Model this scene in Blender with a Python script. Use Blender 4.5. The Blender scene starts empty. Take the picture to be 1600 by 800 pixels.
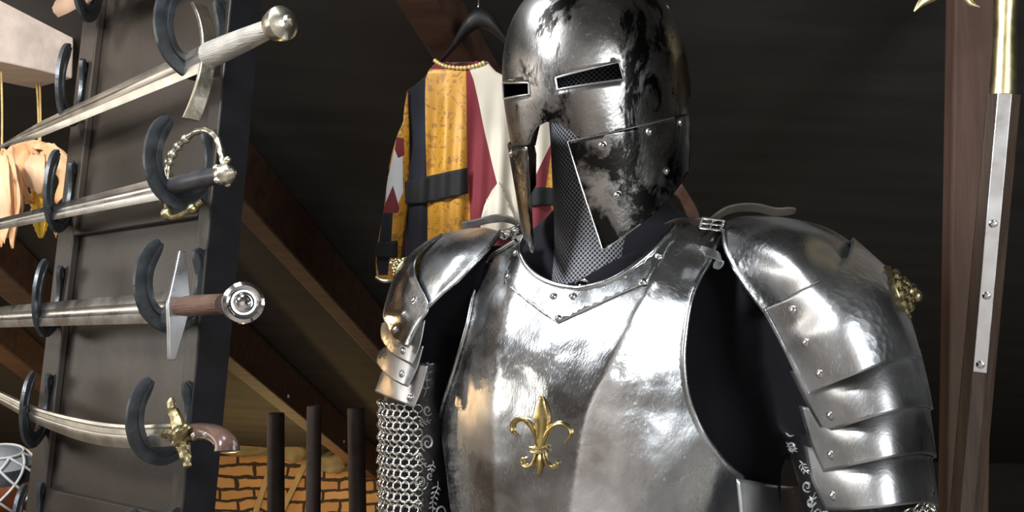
import bpy, bmesh, math, random
from mathutils import Vector, Matrix, noise as mnoise
from mathutils.bvhtree import BVHTree
from mathutils.geometry import delaunay_2d_cdt
from math import sin, cos, pi, radians as R
random.seed(7)
scene = bpy.context.scene
COL = scene.collection
# ------------------------------------------------------------ camera, world, light
PITCH = R(4.8); F = 1600.0
CAM = Vector((0, 0, 1.4))
FW = Vector((0, cos(PITCH), sin(PITCH))); UP = Vector((0, -sin(PITCH), cos(PITCH))); RT = Vector((1, 0, 0))
cd = bpy.data.cameras.new('camera'); co = bpy.data.objects.new('camera', cd); COL.objects.link(co)
cd.sensor_width = 36; cd.lens = 36; cd.clip_start = .02
co.location = CAM; co.rotation_euler = (pi / 2 + PITCH, 0, 0)
scene.camera = co
scene.view_settings.view_transform = 'Standard'; scene.view_settings.look = 'None'
scene.view_settings.gamma = 1; scene.view_settings.exposure = 0.2
scene.view_settings.use_curve_mapping = False
w = bpy.data.worlds.new('world'); scene.world = w; w.use_nodes = True
w.node_tree.nodes['Background'].inputs[0].default_value = (.75, .8, 1, 1)
w.node_tree.nodes['Background'].inputs[1].default_value = .05

def aim(o, tgt):
    o.rotation_euler = (Vector(tgt) - o.location).to_track_quat('-Z', 'Y').to_euler()
def area(name, loc, tgt, sx, sy, power, col=(1, 1, 1)):
    l = bpy.data.lights.new(name, 'AREA'); l.shape = 'RECTANGLE'; l.size = sx; l.size_y = sy; l.energy = power; l.color = col
    o = bpy.data.objects.new(name, l); COL.objects.link(o); o.location = loc; aim(o, tgt); return o
def point(name, loc, power, col, r=.05):
    l = bpy.data.lights.new(name, 'POINT'); l.energy = power; l.color = col; l.shadow_soft_size = r
    o = bpy.data.objects.new(name, l); COL.objects.link(o); o.location = loc; return o
def spot(name, loc, tgt, power, col, ang, r=.05, blend=.5):
    l = bpy.data.lights.new(name, 'SPOT'); l.energy = power; l.color = col; l.shadow_soft_size = r; l.spot_size = R(ang); l.spot_blend = blend
    o = bpy.data.objects.new(name, l); COL.objects.link(o); o.location = loc; aim(o, tgt); return o
area('ceiling_lamp_left', (-1.3, .3, 2.48), (0, 1.3, 1.45), .35, .35, 44, (.95, .97, 1))
area('ceiling_lamp_right', (1.3, -1.2, 1.75), (.2, 1.2, 1.35), .9, .8, 30, (.93, .97, 1))
area('rear_fill_light', (0, -2.0, 2.0), (0, -3.7, .5), 1.2, .8, 72, (1, .98, .97))  # added unseen fill, brightens the rear room mirrored in the steel
spot('beam_spot', (-.75, .1, 2.15), (-1.15, 2.1, 1.9), 95, (1, .92, .84), 34, .05)
area('left_fill_light', (-4.4, 1.2, 2.0), (0, 1.2, 1.5), 3.6, 1.1, 38, (1, .94, .86))  # added unseen light panel, not a window; brightens blades and left-facing steel
point('eaves_lamp', (-1.45, 5.7, .28), 15, (1, .70, .30), .05)
area('pauldron_fill_light', (-.42, 1.15, 2.22), (-.1, 1.3, 1.4), .3, .25, 2.6, (.92, .96, 1))  # added unseen light, gives the smooth shoulder guard a bright reflection
point('eaves_lamp_left', (-2.6, 4.0, 1.3), 16, (1, .66, .32), .06)
spot('halberd_spot', (.75, .35, 2.35), (.78, 1.5, 1.75), 8, (1, .93, .75), 50, .03)

# ------------------------------------------------------------ projection helpers
def ray(x, y): return FW + RT * ((x - 800) / F) + UP * ((400 - y) / F)
def P(x, y, D): return CAM + ray(x, y) * D

# ------------------------------------------------------------ materials
def mat(name, base, rough=.6, metal=0.0, var=.25, vscale=12.0, stretch=(1, 1, 1), bump=0.0, bscale=60.0, rvar=.0, spec=.5, col2=None, sheen=0.0, coat=0.0, aniso=None, bstretch=None):
    m = bpy.data.materials.new(name); m.use_nodes = True
    nt = m.node_tree; N = nt.nodes; L = nt.links; b = N['Principled BSDF']
    b.inputs['Metallic'].default_value = metal; b.inputs['Roughness'].default_value = rough
    b.inputs['Specular IOR Level'].default_value = spec
    if sheen: b.inputs['Sheen Weight'].default_value = sheen
    if coat: b.inputs['Coat Weight'].default_value = coat; b.inputs['Coat Roughness'].default_value = .15
    tc = N.new('ShaderNodeTexCoord'); mp = N.new('ShaderNodeMapping'); mp.inputs['Scale'].default_value = stretch
    L.new(tc.outputs['Object'], mp.inputs['Vector'])
    no = N.new('ShaderNodeTexNoise'); no.inputs['Scale'].default_value = vscale; no.inputs['Detail'].default_value = 5
    L.new(mp.outputs[0], no.inputs['Vector'])
    mx = N.new('ShaderNodeMix'); mx.data_type = 'RGBA'
    c2 = col2 if col2 else tuple(c * (1 - var) for c in base)
    c1 = base if col2 else tuple(min(1, c * (1 + var)) for c in base)
    rp = N.new('ShaderNodeValToRGB'); rp.color_ramp.elements[0].position = .32; rp.color_ramp.elements[1].position = .68
    L.new(no.outputs['Fac'], rp.inputs[0]); L.new(rp.outputs[0], mx.inputs[0])
    mx.inputs[6].default_value = (*c1, 1); mx.inputs[7].default_value = (*c2, 1)
    L.new(mx.outputs[2], b.inputs['Base Color'])
    if rvar:
        mr = N.new('ShaderNodeMapRange'); mr.inputs[1].default_value = .3; mr.inputs[2].default_value = .7
        mr.inputs[3].default_value = max(.03, rough - rvar); mr.inputs[4].default_value = rough + rvar
        n2 = N.new('ShaderNodeTexNoise'); n2.inputs['Scale'].default_value = vscale * 1.7; n2.inputs['Detail'].default_value = 4
        L.new(mp.outputs[0], n2.inputs['Vector']); L.new(n2.outputs['Fac'], mr.inputs[0]); L.new(mr.outputs[0], b.inputs['Roughness'])
    if bump:
        n3 = N.new('ShaderNodeTexNoise'); n3.inputs['Scale'].default_value = bscale; n3.inputs['Detail'].default_value = 4
        if bstretch:
            mp3 = N.new('ShaderNodeMapping'); mp3.inputs['Scale'].default_value = bstretch; L.new(tc.outputs['Object'], mp3.inputs['Vector']); L.new(mp3.outputs[0], n3.inputs['Vector'])
        else: L.new(mp.outputs[0], n3.inputs['Vector'])
        bp = N.new('ShaderNodeBump'); bp.inputs['Strength'].default_value = bump; bp.inputs['Distance'].default_value = .004
        L.new(n3.outputs['Fac'], bp.inputs['Height']); L.new(bp.outputs[0], b.inputs['Normal'])
    return m

def steel_mat(name, base=(.80, .82, .84), rough=.2, hammered=0.0, wav=.35):
    """polished, scratched and slightly dented sheet steel"""
    m = bpy.data.materials.new(name); m.use_nodes = True
    nt = m.node_tree; N = nt.nodes; L = nt.links; b = N['Principled BSDF']
    b.inputs['Metallic'].default_value = 1
    tc = N.new('ShaderNodeTexCoord')
    def nz(scale, detail=4, st=None, dist=0.0):
        n = N.new('ShaderNodeTexNoise'); n.inputs['Scale'].default_value = scale; n.inputs['Detail'].default_value = detail
        n.inputs['Distortion'].default_value = dist
        if st:
            mp = N.new('ShaderNodeMapping'); mp.inputs['Scale'].default_value = st[:3]; mp.inputs['Rotation'].default_value = st[3:]
            L.new(tc.outputs['Object'], mp.inputs['Vector']); L.new(mp.outputs[0], n.inputs['Vector'])
        else: L.new(tc.outputs['Object'], n.inputs['Vector'])
        return n.outputs['Fac']
    def rng(x, a, c, lo, hi):
        r = N.new('ShaderNodeMapRange'); r.inputs[1].default_value = a; r.inputs[2].default_value = c; r.inputs[3].default_value = lo; r.inputs[4].default_value = hi
        L.new(x, r.inputs[0]); return r.outputs[0]
    mx = N.new('ShaderNodeMix'); mx.data_type = 'RGBA'
    L.new(rng(nz(14, 6, None, .6), .35, .7, 0, 1), mx.inputs[0])
    mx.inputs[6].default_value = (*base, 1); mx.inputs[7].default_value = (base[0] * .62, base[1] * .61, base[2] * .60, 1)
    L.new(mx.outputs[2], b.inputs['Base Color'])
    # roughness: cloudy polish plus fine scratches
    a = rng(nz(9, 5, None, .4), .35, .65, rough - .08, rough + .12)
    s1 = rng(nz(150, 2, (1, 9, 1, .3, .5, .8)), .60, .75, 0, .12)
    s2 = rng(nz(150, 2, (9, 1, 1, .9, .2, .3)), .62, .75, 0, .10)
    ad = N.new('ShaderNodeMath'); L.new(a, ad.inputs[0]); L.new(s1, ad.inputs[1])
    ad2 = N.new('ShaderNodeMath'); L.new(ad.outputs[0], ad2.inputs[0]); L.new(s2, ad2.inputs[1])
    L.new(ad2.outputs[0], b.inputs['Roughness'])
    b1 = N.new('ShaderNodeBump'); b1.inputs['Strength'].default_value = wav; b1.inputs['Distance'].default_value = .006
    L.new(nz(16, 2), b1.inputs['Height'])
    b2 = N.new('ShaderNodeBump'); b2.inputs['Strength'].default_value = .12; b2.inputs['Distance'].default_value = .0015
    L.new(nz(170, 3, (1, 5, 1, .4, .3, .6)), b2.inputs['Height']); L.new(b1.outputs[0], b2.inputs['Normal'])
    last = b2
    if hammered:
        vo = N.new('ShaderNodeTexVoronoi'); vo.inputs['Scale'].default_value = 110; L.new(tc.outputs['Object'], vo.inputs['Vector'])
        b3 = N.new('ShaderNodeBump'); b3.inputs['Strength'].default_value = hammered; b3.inputs['Distance'].default_value = .002
        mul = N.new('ShaderNodeMath'); mul.operation = 'MULTIPLY'; L.new(rng(nz(11, 2), .48, .62, 0, 1), mul.inputs[0]); L.new(vo.outputs['Distance'], mul.inputs[1])
        L.new(mul.outputs[0], b3.inputs['Height']); L.new(b2.outputs[0], b3.inputs['Normal']); last = b3
    L.new(last.outputs[0], b.inputs['Normal'])
    return m

def helm_mat(name='worn_black_steel', lo=.52, hi=.575, bias=True):
    """steel with black paint worn off in patches"""
    m = steel_mat(name, (.34, .33, .32), .26, 0, .15)
    nt = m.node_tree; N = nt.nodes; L = nt.links; b = N['Principled BSDF']
    base = b.inputs['Base Color'].links[0].from_socket; rg = b.inputs['Roughness'].links[0].from_socket
    tc = [n for n in N if n.type == 'TEX_COORD'][0]
    mp = N.new('ShaderNodeMapping'); mp.inputs['Scale'].default_value = (1.4, 1.4, .8); mp.inputs['Rotation'].default_value = (.5, .6, .2)
    L.new(tc.outputs['Object'], mp.inputs['Vector'])
    n1 = N.new('ShaderNodeTexNoise'); n1.inputs['Scale'].default_value = 13; n1.inputs['Detail'].default_value = 9; n1.inputs['Roughness'].default_value = .68; n1.inputs['Distortion'].default_value = .7
    L.new(mp.outputs[0], n1.inputs['Vector'])
    r = N.new('ShaderNodeValToRGB'); r.color_ramp.elements[0].position = lo; r.color_ramp.elements[1].position = hi
    if bias:      # more paint has survived on the side and back of the bowl
        sx = N.new('ShaderNodeSeparateXYZ'); L.new(tc.outputs['Object'], sx.inputs[0])
        mr = N.new('ShaderNodeMapRange'); mr.inputs[1].default_value = -.06; mr.inputs[2].default_value = .10; mr.inputs[3].default_value = -.03; mr.inputs[4].default_value = .055
        L.new(sx.outputs[0], mr.inputs[0]); ad = N.new('ShaderNodeMath'); L.new(n1.outputs['Fac'], ad.inputs[0]); L.new(mr.outputs[0], ad.inputs[1]); L.new(ad.outputs[0], r.inputs[0])
    else: L.new(n1.outputs['Fac'], r.inputs[0])
    mx = N.new('ShaderNodeMix'); mx.data_type = 'RGBA'; L.new(r.outputs[0], mx.inputs[0]); L.new(base, mx.inputs[6]); mx.inputs[7].default_value = (.018, .017, .016, 1)
    L.new(mx.outputs[2], b.inputs['Base Color'])
    m2 = N.new('ShaderNodeMix'); L.new(r.outputs[0], m2.inputs[0]); L.new(rg, m2.inputs[2]); m2.inputs[3].default_value = .30
    L.new(m2.outputs[0], b.inputs['Roughness'])
    return m

M = {}
M['steel'] = steel_mat('polished_steel', (.75, .775, .795), .21, 0, .6); M['steel_h'] = steel_mat('hammered_steel', (.74, .76, .78), .31, .45, .25)
M['lame'] = steel_mat('satin_steel', (.76, .78, .80), .31, 0, .2)
M['helm'] = helm_mat(); M['cheek'] = helm_mat('scuffed_black_steel', .43, .55, False)
M['rivet'] = mat('rivet_steel', (.62, .62, .62), .22, 1, .15)
M['chrome'] = mat('chrome', (.85, .85, .85), .1, 1, .05)
M['brass'] = mat('brass', (.58, .45, .19), .28, 1, .3, 40, bump=.15, bscale=90, rvar=.08)
M['oldbrass'] = mat('antique_brass', (.42, .36, .20), .34, 1, .4, 60, bump=.3, bscale=120)
M['gilt'] = mat('pale_gilt', (.74, .70, .57), .3, 1, .2, 40, bump=.2, bscale=90)
M['gilt2'] = mat('brassy_steel', (.74, .64, .36), .36, 1, .12, 40, bump=.1, bscale=90, rvar=.05)
M['velvet'] = mat('black_velvet', (.006, .006, .009), .85, 0, .3, 8, spec=.2, sheen=.04, bump=.12, bscale=30, bstretch=(1, 1, .25))
M['meshcloth'] = None
M['leather'] = mat('black_leather', (.012, .012, .014), .36, 0, .3, 30, bump=.25, bscale=150)
M['silverpaint'] = mat('rubbed_silver', (.50, .50, .50), .35, .35, .3, 80)
M['strap'] = mat('grey_brown_leather', (.075, .062, .05), .5, 0, .3, 30, bump=.3, bscale=120)
M['strapbrown'] = mat('brown_leather', (.14, .07, .045), .55, 0, .3, 30, bump=.3, bscale=120)
M['iron'] = mat('forged_iron', (.062, .069, .076), .38, .5, .35, 30, bump=.3, bscale=80, rvar=.1)
M['panel'] = mat('black_stained_board', (.030, .0235, .018), .40, 0, .14, 7, (1, 1, .5), bump=.07, bscale=160, rvar=.05)
M['edgeshade'] = mat('edge_shade_black', (.010, .010, .012), .6, 0, .3, 20, spec=.25)  # near-black that puts shade into the colour of the panel's side
M['blade'] = mat('blade_steel', (.66, .65, .62), .3, 1, .12, 14, bump=.08, bscale=60, rvar=.08)
M['blade2'] = mat('dull_blade_steel', (.60, .57, .50), .36, 1, .15, 14, bump=.08, bscale=60, rvar=.08)
M['wire'] = mat('wire_wrap', (.52, .50, .45), .5, .6, .2, 30, bump=.5, bscale=40, bstretch=(1, 1, 14))
M['brownwrap'] = mat('brown_leather_wrap', (.12, .065, .045), .6, 0, .25, 30, bump=.5, bscale=40, bstretch=(1, 1, 12))
M['blackgrip'] = mat('black_grip', (.035, .035, .04), .38, 0, .3, 30, bump=.25, bscale=60)
M['horn'] = mat('brown_horn', (.12, .07, .055), .25, 0, .4, 25, coat=.5)
M['tan'] = mat('tan_wood', (.36, .235, .16), .6, 0, .15, 20, (1, 1, .3), bump=.1)
M['paletimber'] = mat('whitewashed_timber', (.66, .56, .49), .75, 0, .14, 9, (.5, 2, 2), bump=.4, bscale=25)
M['timber'] = mat('dark_rafter_wood', (.100, .048, .030), .7, 0, .3, 9, (.4, 3, 3), bump=.3, bscale=30)
M['timberR'] = mat('brown_post_wood', (.082, .044, .028), .7, 0, .25, 9, (3, 3, .4), bump=.3, bscale=30)
M['lining'] = mat('black_roof_lining', (.042, .0395, .0355), .85, 0, .22, 6, (.3, 2, 2), bump=.15, bscale=200)
M['floor'] = mat('worn_floor_boards', (.43, .39, .36), .6, 0, .3, 6, (6, .5, 1), bump=.2)
M['greyboard'] = mat('grey_boards', (.26, .25, .24), .8, 0, .2, 5, (6, .5, 1))
M['plaster'] = mat('aged_plaster', (.62, .59, .56), .85, 0, .3, 2.5, bump=.2)
M['poleiron'] = mat('black_iron_pipe', (.070, .050, .045), .55, .3, .3, 20, bump=.2)
M['ashwood'] = mat('dark_ash_shaft', (.075, .05, .036), .5, 0, .3, 20, (4, 4, .3), bump=.2)
M['langet'] = mat('ground_steel', (.74, .75, .76), .32, 1, .1, 18, rvar=.08)
M['slat'] = mat('raw_pine_slat', (.46, .32, .15), .7, 0, .2, 20, (1, 1, .2))
M['stone'] = mat('dusty_stone', (.30, .25, .15), .9, 0, .3, 10, bump=.5, bscale=25)
M['string'] = mat('jute_string', (.66, .47, .18), .85, 0, .2, 60)
M['husk'] = mat('dry_corn_husk', (.82, .62, .42), .65, 0, .0, 16, (1, 1, .2), bump=.4, bscale=40, col2=(.78, .40, .16), bstretch=(2, 2, .2))
M['kernel'] = mat('corn_kernels', (.86, .52, .05), .4, 0, .2, 30)
M['net'] = mat('white_cord', (.82, .82, .80), .7, 0, .05, 60)
M['floatgrey'] = mat('pale_grey_paint', (.34, .35, .36), .35, 0, .25, 15)
M['floatblack'] = mat('black_paint', (.03, .03, .035), .4, 0, .3, 20)
M['rust'] = mat('rust_orange_paint', (.36, .10, .03), .55, 0, .4, 18)
M['navy'] = mat('navy_velvet', (.010, .011, .020), .8, 0, .25, 20, sheen=.1)
M['burgundy'] = mat('burgundy_velvet', (.20, .012, .022), .7, 0, .3, 10, (1, 1, .3), sheen=.3)
M['cream'] = mat('cream_satin', (.78, .70, .56), .5, 0, .06, 10, sheen=.1)
M['white'] = mat('white_satin', (.76, .76, .78), .5, 0, .05, 10)
M['blackband'] = mat('black_ribbon', (.010, .010, .011), .75, 0, .2, 30)
M['pearl'] = mat('gold_pearls', (.86, .68, .30), .25, .4, .15, 60)
M['hanger'] = mat('black_hanger', (.012, .010, .010), .5, 0, .2, 20)

def brocade():
    m = mat('gold_brocade', (.66, .32, .035), .42, .15, .12, 16, (1, 1, .4))
    nt = m.node_tree; N = nt.nodes; L = nt.links; b = N['Principled BSDF']; base = b.inputs['Base Color'].links[0].from_socket
    tc = N.new('ShaderNodeTexCoord')
    n = N.new('ShaderNodeTexNoise'); n.inputs['Scale'].default_value = 26; n.inputs['Detail'].default_value = 3; n.inputs['Distortion'].default_value = 2.2
    L.new(tc.outputs['Object'], n.inputs['Vector'])
    n.inputs['Scale'].default_value = 38; n.inputs['Distortion'].default_value = 3.0
    r = N.new('ShaderNodeValToRGB'); r.color_ramp.elements[0].position = .55; r.color_ramp.elements[1].position = .59
    L.new(n.outputs['Fac'], r.inputs[0])
    mx = N.new('ShaderNodeMix'); mx.data_type = 'RGBA'; L.new(r.outputs[0], mx.inputs[0]); L.new(base, mx.inputs[6]); mx.inputs[7].default_value = (.40, .19, .035, 1)
    L.new(mx.outputs[2], b.inputs['Base Color']); return m
M['brocade'] = brocade()

def mesh_cloth():
    m = bpy.data.materials.new('grey_mesh_cloth'); m.use_nodes = True
    nt = m.node_tree; N = nt.nodes; L = nt.links; b = N['Principled BSDF']; b.inputs['Roughness'].default_value = .6
    tc = N.new('ShaderNodeTexCoord')
    uvm = N.new('ShaderNodeUVMap')
    v = N.new('ShaderNodeTexVoronoi'); v.inputs['Scale'].default_value = 1; v.inputs['Randomness'].default_value = 0.0
    mp = N.new('ShaderNodeMapping'); mp.inputs['Rotation'].default_value = (0, 0, .785); mp.inputs['Scale'].default_value = (1, 1, 1)
    L.new(uvm.outputs[0], mp.inputs['Vector']); L.new(mp.outputs[0], v.inputs['Vector'])
    r = N.new('ShaderNodeValToRGB'); r.color_ramp.elements[0].position = .30; r.color_ramp.elements[1].position = .48
    r.color_ramp.elements[0].color = (.008, .009, .011, 1); r.color_ramp.elements[1].color = (.30, .305, .33, 1)
    L.new(v.outputs['Distance'], r.inputs[0]); L.new(r.outputs[0], b.inputs['Base Color'])
    bp = N.new('ShaderNodeBump'); bp.inputs['Strength'].default_value = .8; bp.inputs['Distance'].default_value = .002
    L.new(v.outputs['Distance'], bp.inputs['Height']); L.new(bp.outputs[0], b.inputs['Normal'])
    return m
M['meshcloth'] = mesh_cloth()

def brick_mat():
    m = bpy.data.materials.new('old_clay_brick'); m.use_nodes = True
    nt = m.node_tree; N = nt.nodes; L = nt.links; b = N['Principled BSDF']; b.inputs['Roughness'].default_value = .85
    tc = N.new('ShaderNodeTexCoord'); sp = N.new('ShaderNodeSeparateXYZ'); cb = N.new('ShaderNodeCombineXYZ')
    L.new(tc.outputs['Object'], sp.inputs[0]); L.new(sp.outputs[0], cb.inputs[0]); L.new(sp.outputs[2], cb.inputs[1])
    n = N.new('ShaderNodeTexNoise'); n.inputs['Scale'].default_value = 5; n.inputs['Detail'].default_value = 4; L.new(tc.outputs['Object'], n.inputs['Vector'])
    vm = N.new('ShaderNodeMix'); vm.data_type = 'RGBA'; vm.blend_type = 'ADD'; vm.inputs[0].default_value = .10
    L.new(cb.outputs[0], vm.inputs[6]); L.new(n.outputs['Color'], vm.inputs[7])
    br = N.new('ShaderNodeTexBrick'); br.inputs['Scale'].default_value = 1; br.inputs['Brick Width'].default_value = .24; br.inputs['Row Height'].default_value = .078
    br.inputs['Mortar Size'].default_value = .011; br.inputs['Mortar Smooth'].default_value = .3
    br.inputs['Color1'].default_value = (.70, .42, .18, 1); br.inputs['Color2'].default_value = (.52, .28, .12, 1); br.inputs['Mortar'].default_value = (.05, .035, .025, 1)
    L.new(vm.outputs[2], br.inputs['Vector']); L.new(br.outputs['Color'], b.inputs['Base Color'])
    bp = N.new('ShaderNodeBump'); bp.inputs['Strength'].default_value = .9; bp.inputs['Distance'].default_value = .012; bp.invert = True
    L.new(br.outputs['Fac'], bp.inputs['Height']); L.new(bp.outputs[0], b.inputs['Normal'])
    return m
M['brick'] = brick_mat()

# ------------------------------------------------------------ mesh helpers
ORG = {}
class MB:
    def __init__(s): s.v = []; s.f = []; s.m = []; s.uv = {}
    def add(s, vs, fs, mi=0):
        o = len(s.v); s.v += [Vector(v) for v in vs]
        for f in fs: s.f.append([o + i for i in f]); s.m.append(mi)
        return o
    def grid(s, g, closed_u=False, mi=0, mif=None):
        nr = len(g); nc = len(g[0]); o = len(s.v)
        for r in g: s.v += [Vector(v) for v in r]
        for i in range(nr - 1):
            for j in range(nc if closed_u else nc - 1):
                k = (j + 1) % nc
                s.f.append([o + i * nc + j, o + i * nc + k, o + (i + 1) * nc + k, o + (i + 1) * nc + j])
                s.m.append(mif(i, j) if mif else mi)
        return o
    def box(s, c, ax, ay, az, mi=0):
        c = Vector(c); vs = []
        for z in (-1, 1):
            for (x, y) in ((-1, -1), (1, -1), (1, 1), (-1, 1)): vs.append(c + ax * x + ay * y + az * z)
        s.add(vs, [(3, 2, 1, 0), (4, 5, 6, 7), (0, 1, 5, 4), (1, 2, 6, 5), (2, 3, 7, 6), (3, 0, 4, 7)], mi)
    def tube(s, pts, rad, n=10, caps=True, mi=0, flat=None, up=None):
        pts = [Vector(p) for p in pts]; m = len(pts)
        if not hasattr(rad, '__len__'): rad = [rad] * m
        T = []
        for i in range(m):
            t = pts[min(i + 1, m - 1)] - pts[max(i - 1, 0)]; T.append(t.normalized())
        u = Vector(up) if up is not None else (T[0].cross(Vector((0, 0, 1))) if abs(T[0].z) < .9 else T[0].cross(Vector((1, 0, 0))))
        g = []
        for i in range(m):
            if up is not None: u = Vector(up)
            u = (u - T[i] * u.dot(T[i])).normalized(); v = T[i].cross(u)
            fl = flat if flat else 1.0
            g.append([pts[i] + (u * cos(2 * pi * k / n) + v * sin(2 * pi * k / n) * fl) * rad[i] for k in range(n)])
        o = s.grid(g, True, mi)
        if caps:
            s.f.append([o + k for k in range(n)][::-1]); s.m.append(mi)
            s.f.append([o + (m - 1) * n + k for k in range(n)]); s.m.append(mi)
    def lathe(s, prof, org, axis, n=20, mi=0, sx=1.0, ref=None):
        axis = Vector(axis).normalized(); u = Vector(ref) if ref is not None else (axis.cross(Vector((0, 0, 1))) if abs(axis.z) < .9 else axis.cross(Vector((1, 0, 0))))
        u = (u - axis * u.dot(axis)).normalized(); v = axis.cross(u); org = Vector(org)
        g = [[org + axis * h + (u * cos(2 * pi * k / n) * sx + v * sin(2 * pi * k / n)) * max(r, 1e-5) for k in range(n)] for (r, h) in prof]
        s.grid(g, True, mi)
    def sphere(s, c, r, n=10, mi=0, axis=(0, 0, 1), sq=1.0):
        s.lathe([(r * sin(pi * i / n), -r * sq * cos(pi * i / n)) for i in range(n + 1)], c, axis, max(8, n + 2), mi)
    def torus(s, c, axis, R_, r, n=16, k=6, mi=0, a0=0, a1=2 * pi, ref=None):
        axis = Vector(axis).normalized(); u = Vector(ref) if ref is not None else axis.orthogonal()
        u = (u - axis * u.dot(axis)).normalized(); v = axis.cross(u); c = Vector(c); g = []
        full = abs(a1 - a0 - 2 * pi) < 1e-6
        for i in range(n if full else n + 1):
            a = a0 + (a1 - a0) * i / n; d = u * cos(a) + v * sin(a)
            g.append([c + d * (R_ + r * cos(2 * pi * j / k)) + axis * r * sin(2 * pi * j / k) for j in range(k)])
        if full: g.append(g[0])
        s.grid(g, True, mi)

def emp(name, loc, label=None, cat=None, group=None):
    o = bpy.data.objects.new(name, None); COL.objects.link(o); o.location = loc; o.empty_display_size = .05
    ORG[o.name] = Vector(loc); tag(o, label, cat, group); return o
def tag(o, label=None, cat=None, group=None, kind=None):
    if label: o['label'] = label
    if cat: o['category'] = cat
    if group: o['group'] = group
    if kind: o['kind'] = kind
    return o
def obj(name, mb, mats, parent=None, smooth=True, solid=0, bevel=0, org=None, label=None, angle=40, soff=-1, weld=False):
    if not isinstance(mats, (list, tuple)): mats = [mats]
    o0 = ORG[parent.name] if parent else (Vector(org) if org is not None else Vector((0, 0, 0)))
    me = bpy.data.meshes.new(name)
    me.from_pydata([v - o0 for v in mb.v], [], mb.f); 
    for m_ in mats: me.materials.append(m_)
    me.polygons.foreach_set('material_index', mb.m)
    if mb.uv:
        ul = me.uv_layers.new(name='uv')
        for li, l in enumerate(me.loops): ul.data[li].uv = mb.uv.get(l.vertex_index, (0, 0))
    bm = bmesh.new(); bm.from_mesh(me)
    if weld: bmesh.ops.remove_doubles(bm, verts=bm.verts, dist=1e-5)
    if not solid: bmesh.ops.recalc_face_normals(bm, faces=bm.faces)
    bm.to_mesh(me); bm.free()
    if smooth:
        me.polygons.foreach_set('use_smooth', [True] * len(me.polygons)); me.update()
        if angle < 180: me.set_sharp_from_angle(angle=R(angle))
    o = bpy.data.objects.new(name, me); COL.objects.link(o)
    if parent: o.parent = parent
    else: o.location = o0
    ORG[o.name] = o0
    if solid:
        md = o.modifiers.new('thickness', 'SOLIDIFY'); md.thickness = solid; md.offset = soff; md.use_even_offset = False
    if bevel:
        md = o.modifiers.new('bevel', 'BEVEL'); md.width = bevel; md.segments = 2; md.limit_method = 'ANGLE'; md.angle_limit = R(50)
    if label: o['label'] = label
    return o

def cr(p0, p1, p2, p3, t):
    return .5 * ((2 * p1) + (p2 - p0) * t + (2 * p0 - 5 * p1 + 4 * p2 - p3) * t * t + (3 * p1 - p0 - 3 * p2 + p3) * t ** 3)
def spline(pts, n, closed=False):
    pts = [Vector(p) for p in pts]; m = len(pts); out = []
    segs = m if closed else m - 1
    for i in range(segs):
        if closed: a, b, c, d = pts[(i - 1) % m], pts[i], pts[(i + 1) % m], pts[(i + 2) % m]
        else: a, b, c, d = pts[i - 1] if i > 0 else pts[0] * 2 - pts[1], pts[i], pts[i + 1], pts[i + 2] if i + 2 < m else pts[-1] * 2 - pts[-2]
        for k in range(n): out.append(cr(a, b, c, d, k / n))
    if not closed: out.append(pts[-1].copy())
    return out
def loftgrid(rows, nu, nv):
    """rows of equal length world points, Catmull-Rom in both directions"""
    rr = [spline(r, nu) for r in rows]
    cols = [spline([r[j] for r in rr], nv) for j in range(len(rr[0]))]
    return [[cols[j][i] for j in range(len(cols))] for i in range(len(cols[0]))]
def pxrows(rows): return [[P(*q) for q in r] for r in rows]
def orient(mb, toward=None):
    """flip all faces so that most look to the camera side"""
    toward = CAM if toward is None else toward
    sgn = 0
    for f in mb.f:
        a, b, c = mb.v[f[0]], mb.v[f[1]], mb.v[f[2]]
        n = (b - a).cross(c - a); sgn += n.dot(toward - a)
    if sgn < 0: mb.f = [f[::-1] for f in mb.f]
    return mb
def inside(p, poly):
    c = False; j = len(poly) - 1
    for i in range(len(poly)):
        a, b = poly[i], poly[j]
        if (a[1] > p[1]) != (b[1] > p[1]) and p[0] < (b[0] - a[0]) * (p[1] - a[1]) / (b[1] - a[1]) + a[0]: c = not c
        j = i
    return c
def resamp(poly, step, closed=True):
    out = []; n = len(poly)
    for i in range(n if closed else n - 1):
        a = Vector(poly[i]).to_2d(); b = Vector(poly[(i + 1) % n]).to_2d(); k = max(1, int((b - a).length / step))
        for j in range(k): out.append(a.lerp(b, j / k))
    if not closed: out.append(Vector(poly[-1]).to_2d())
    return out
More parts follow.
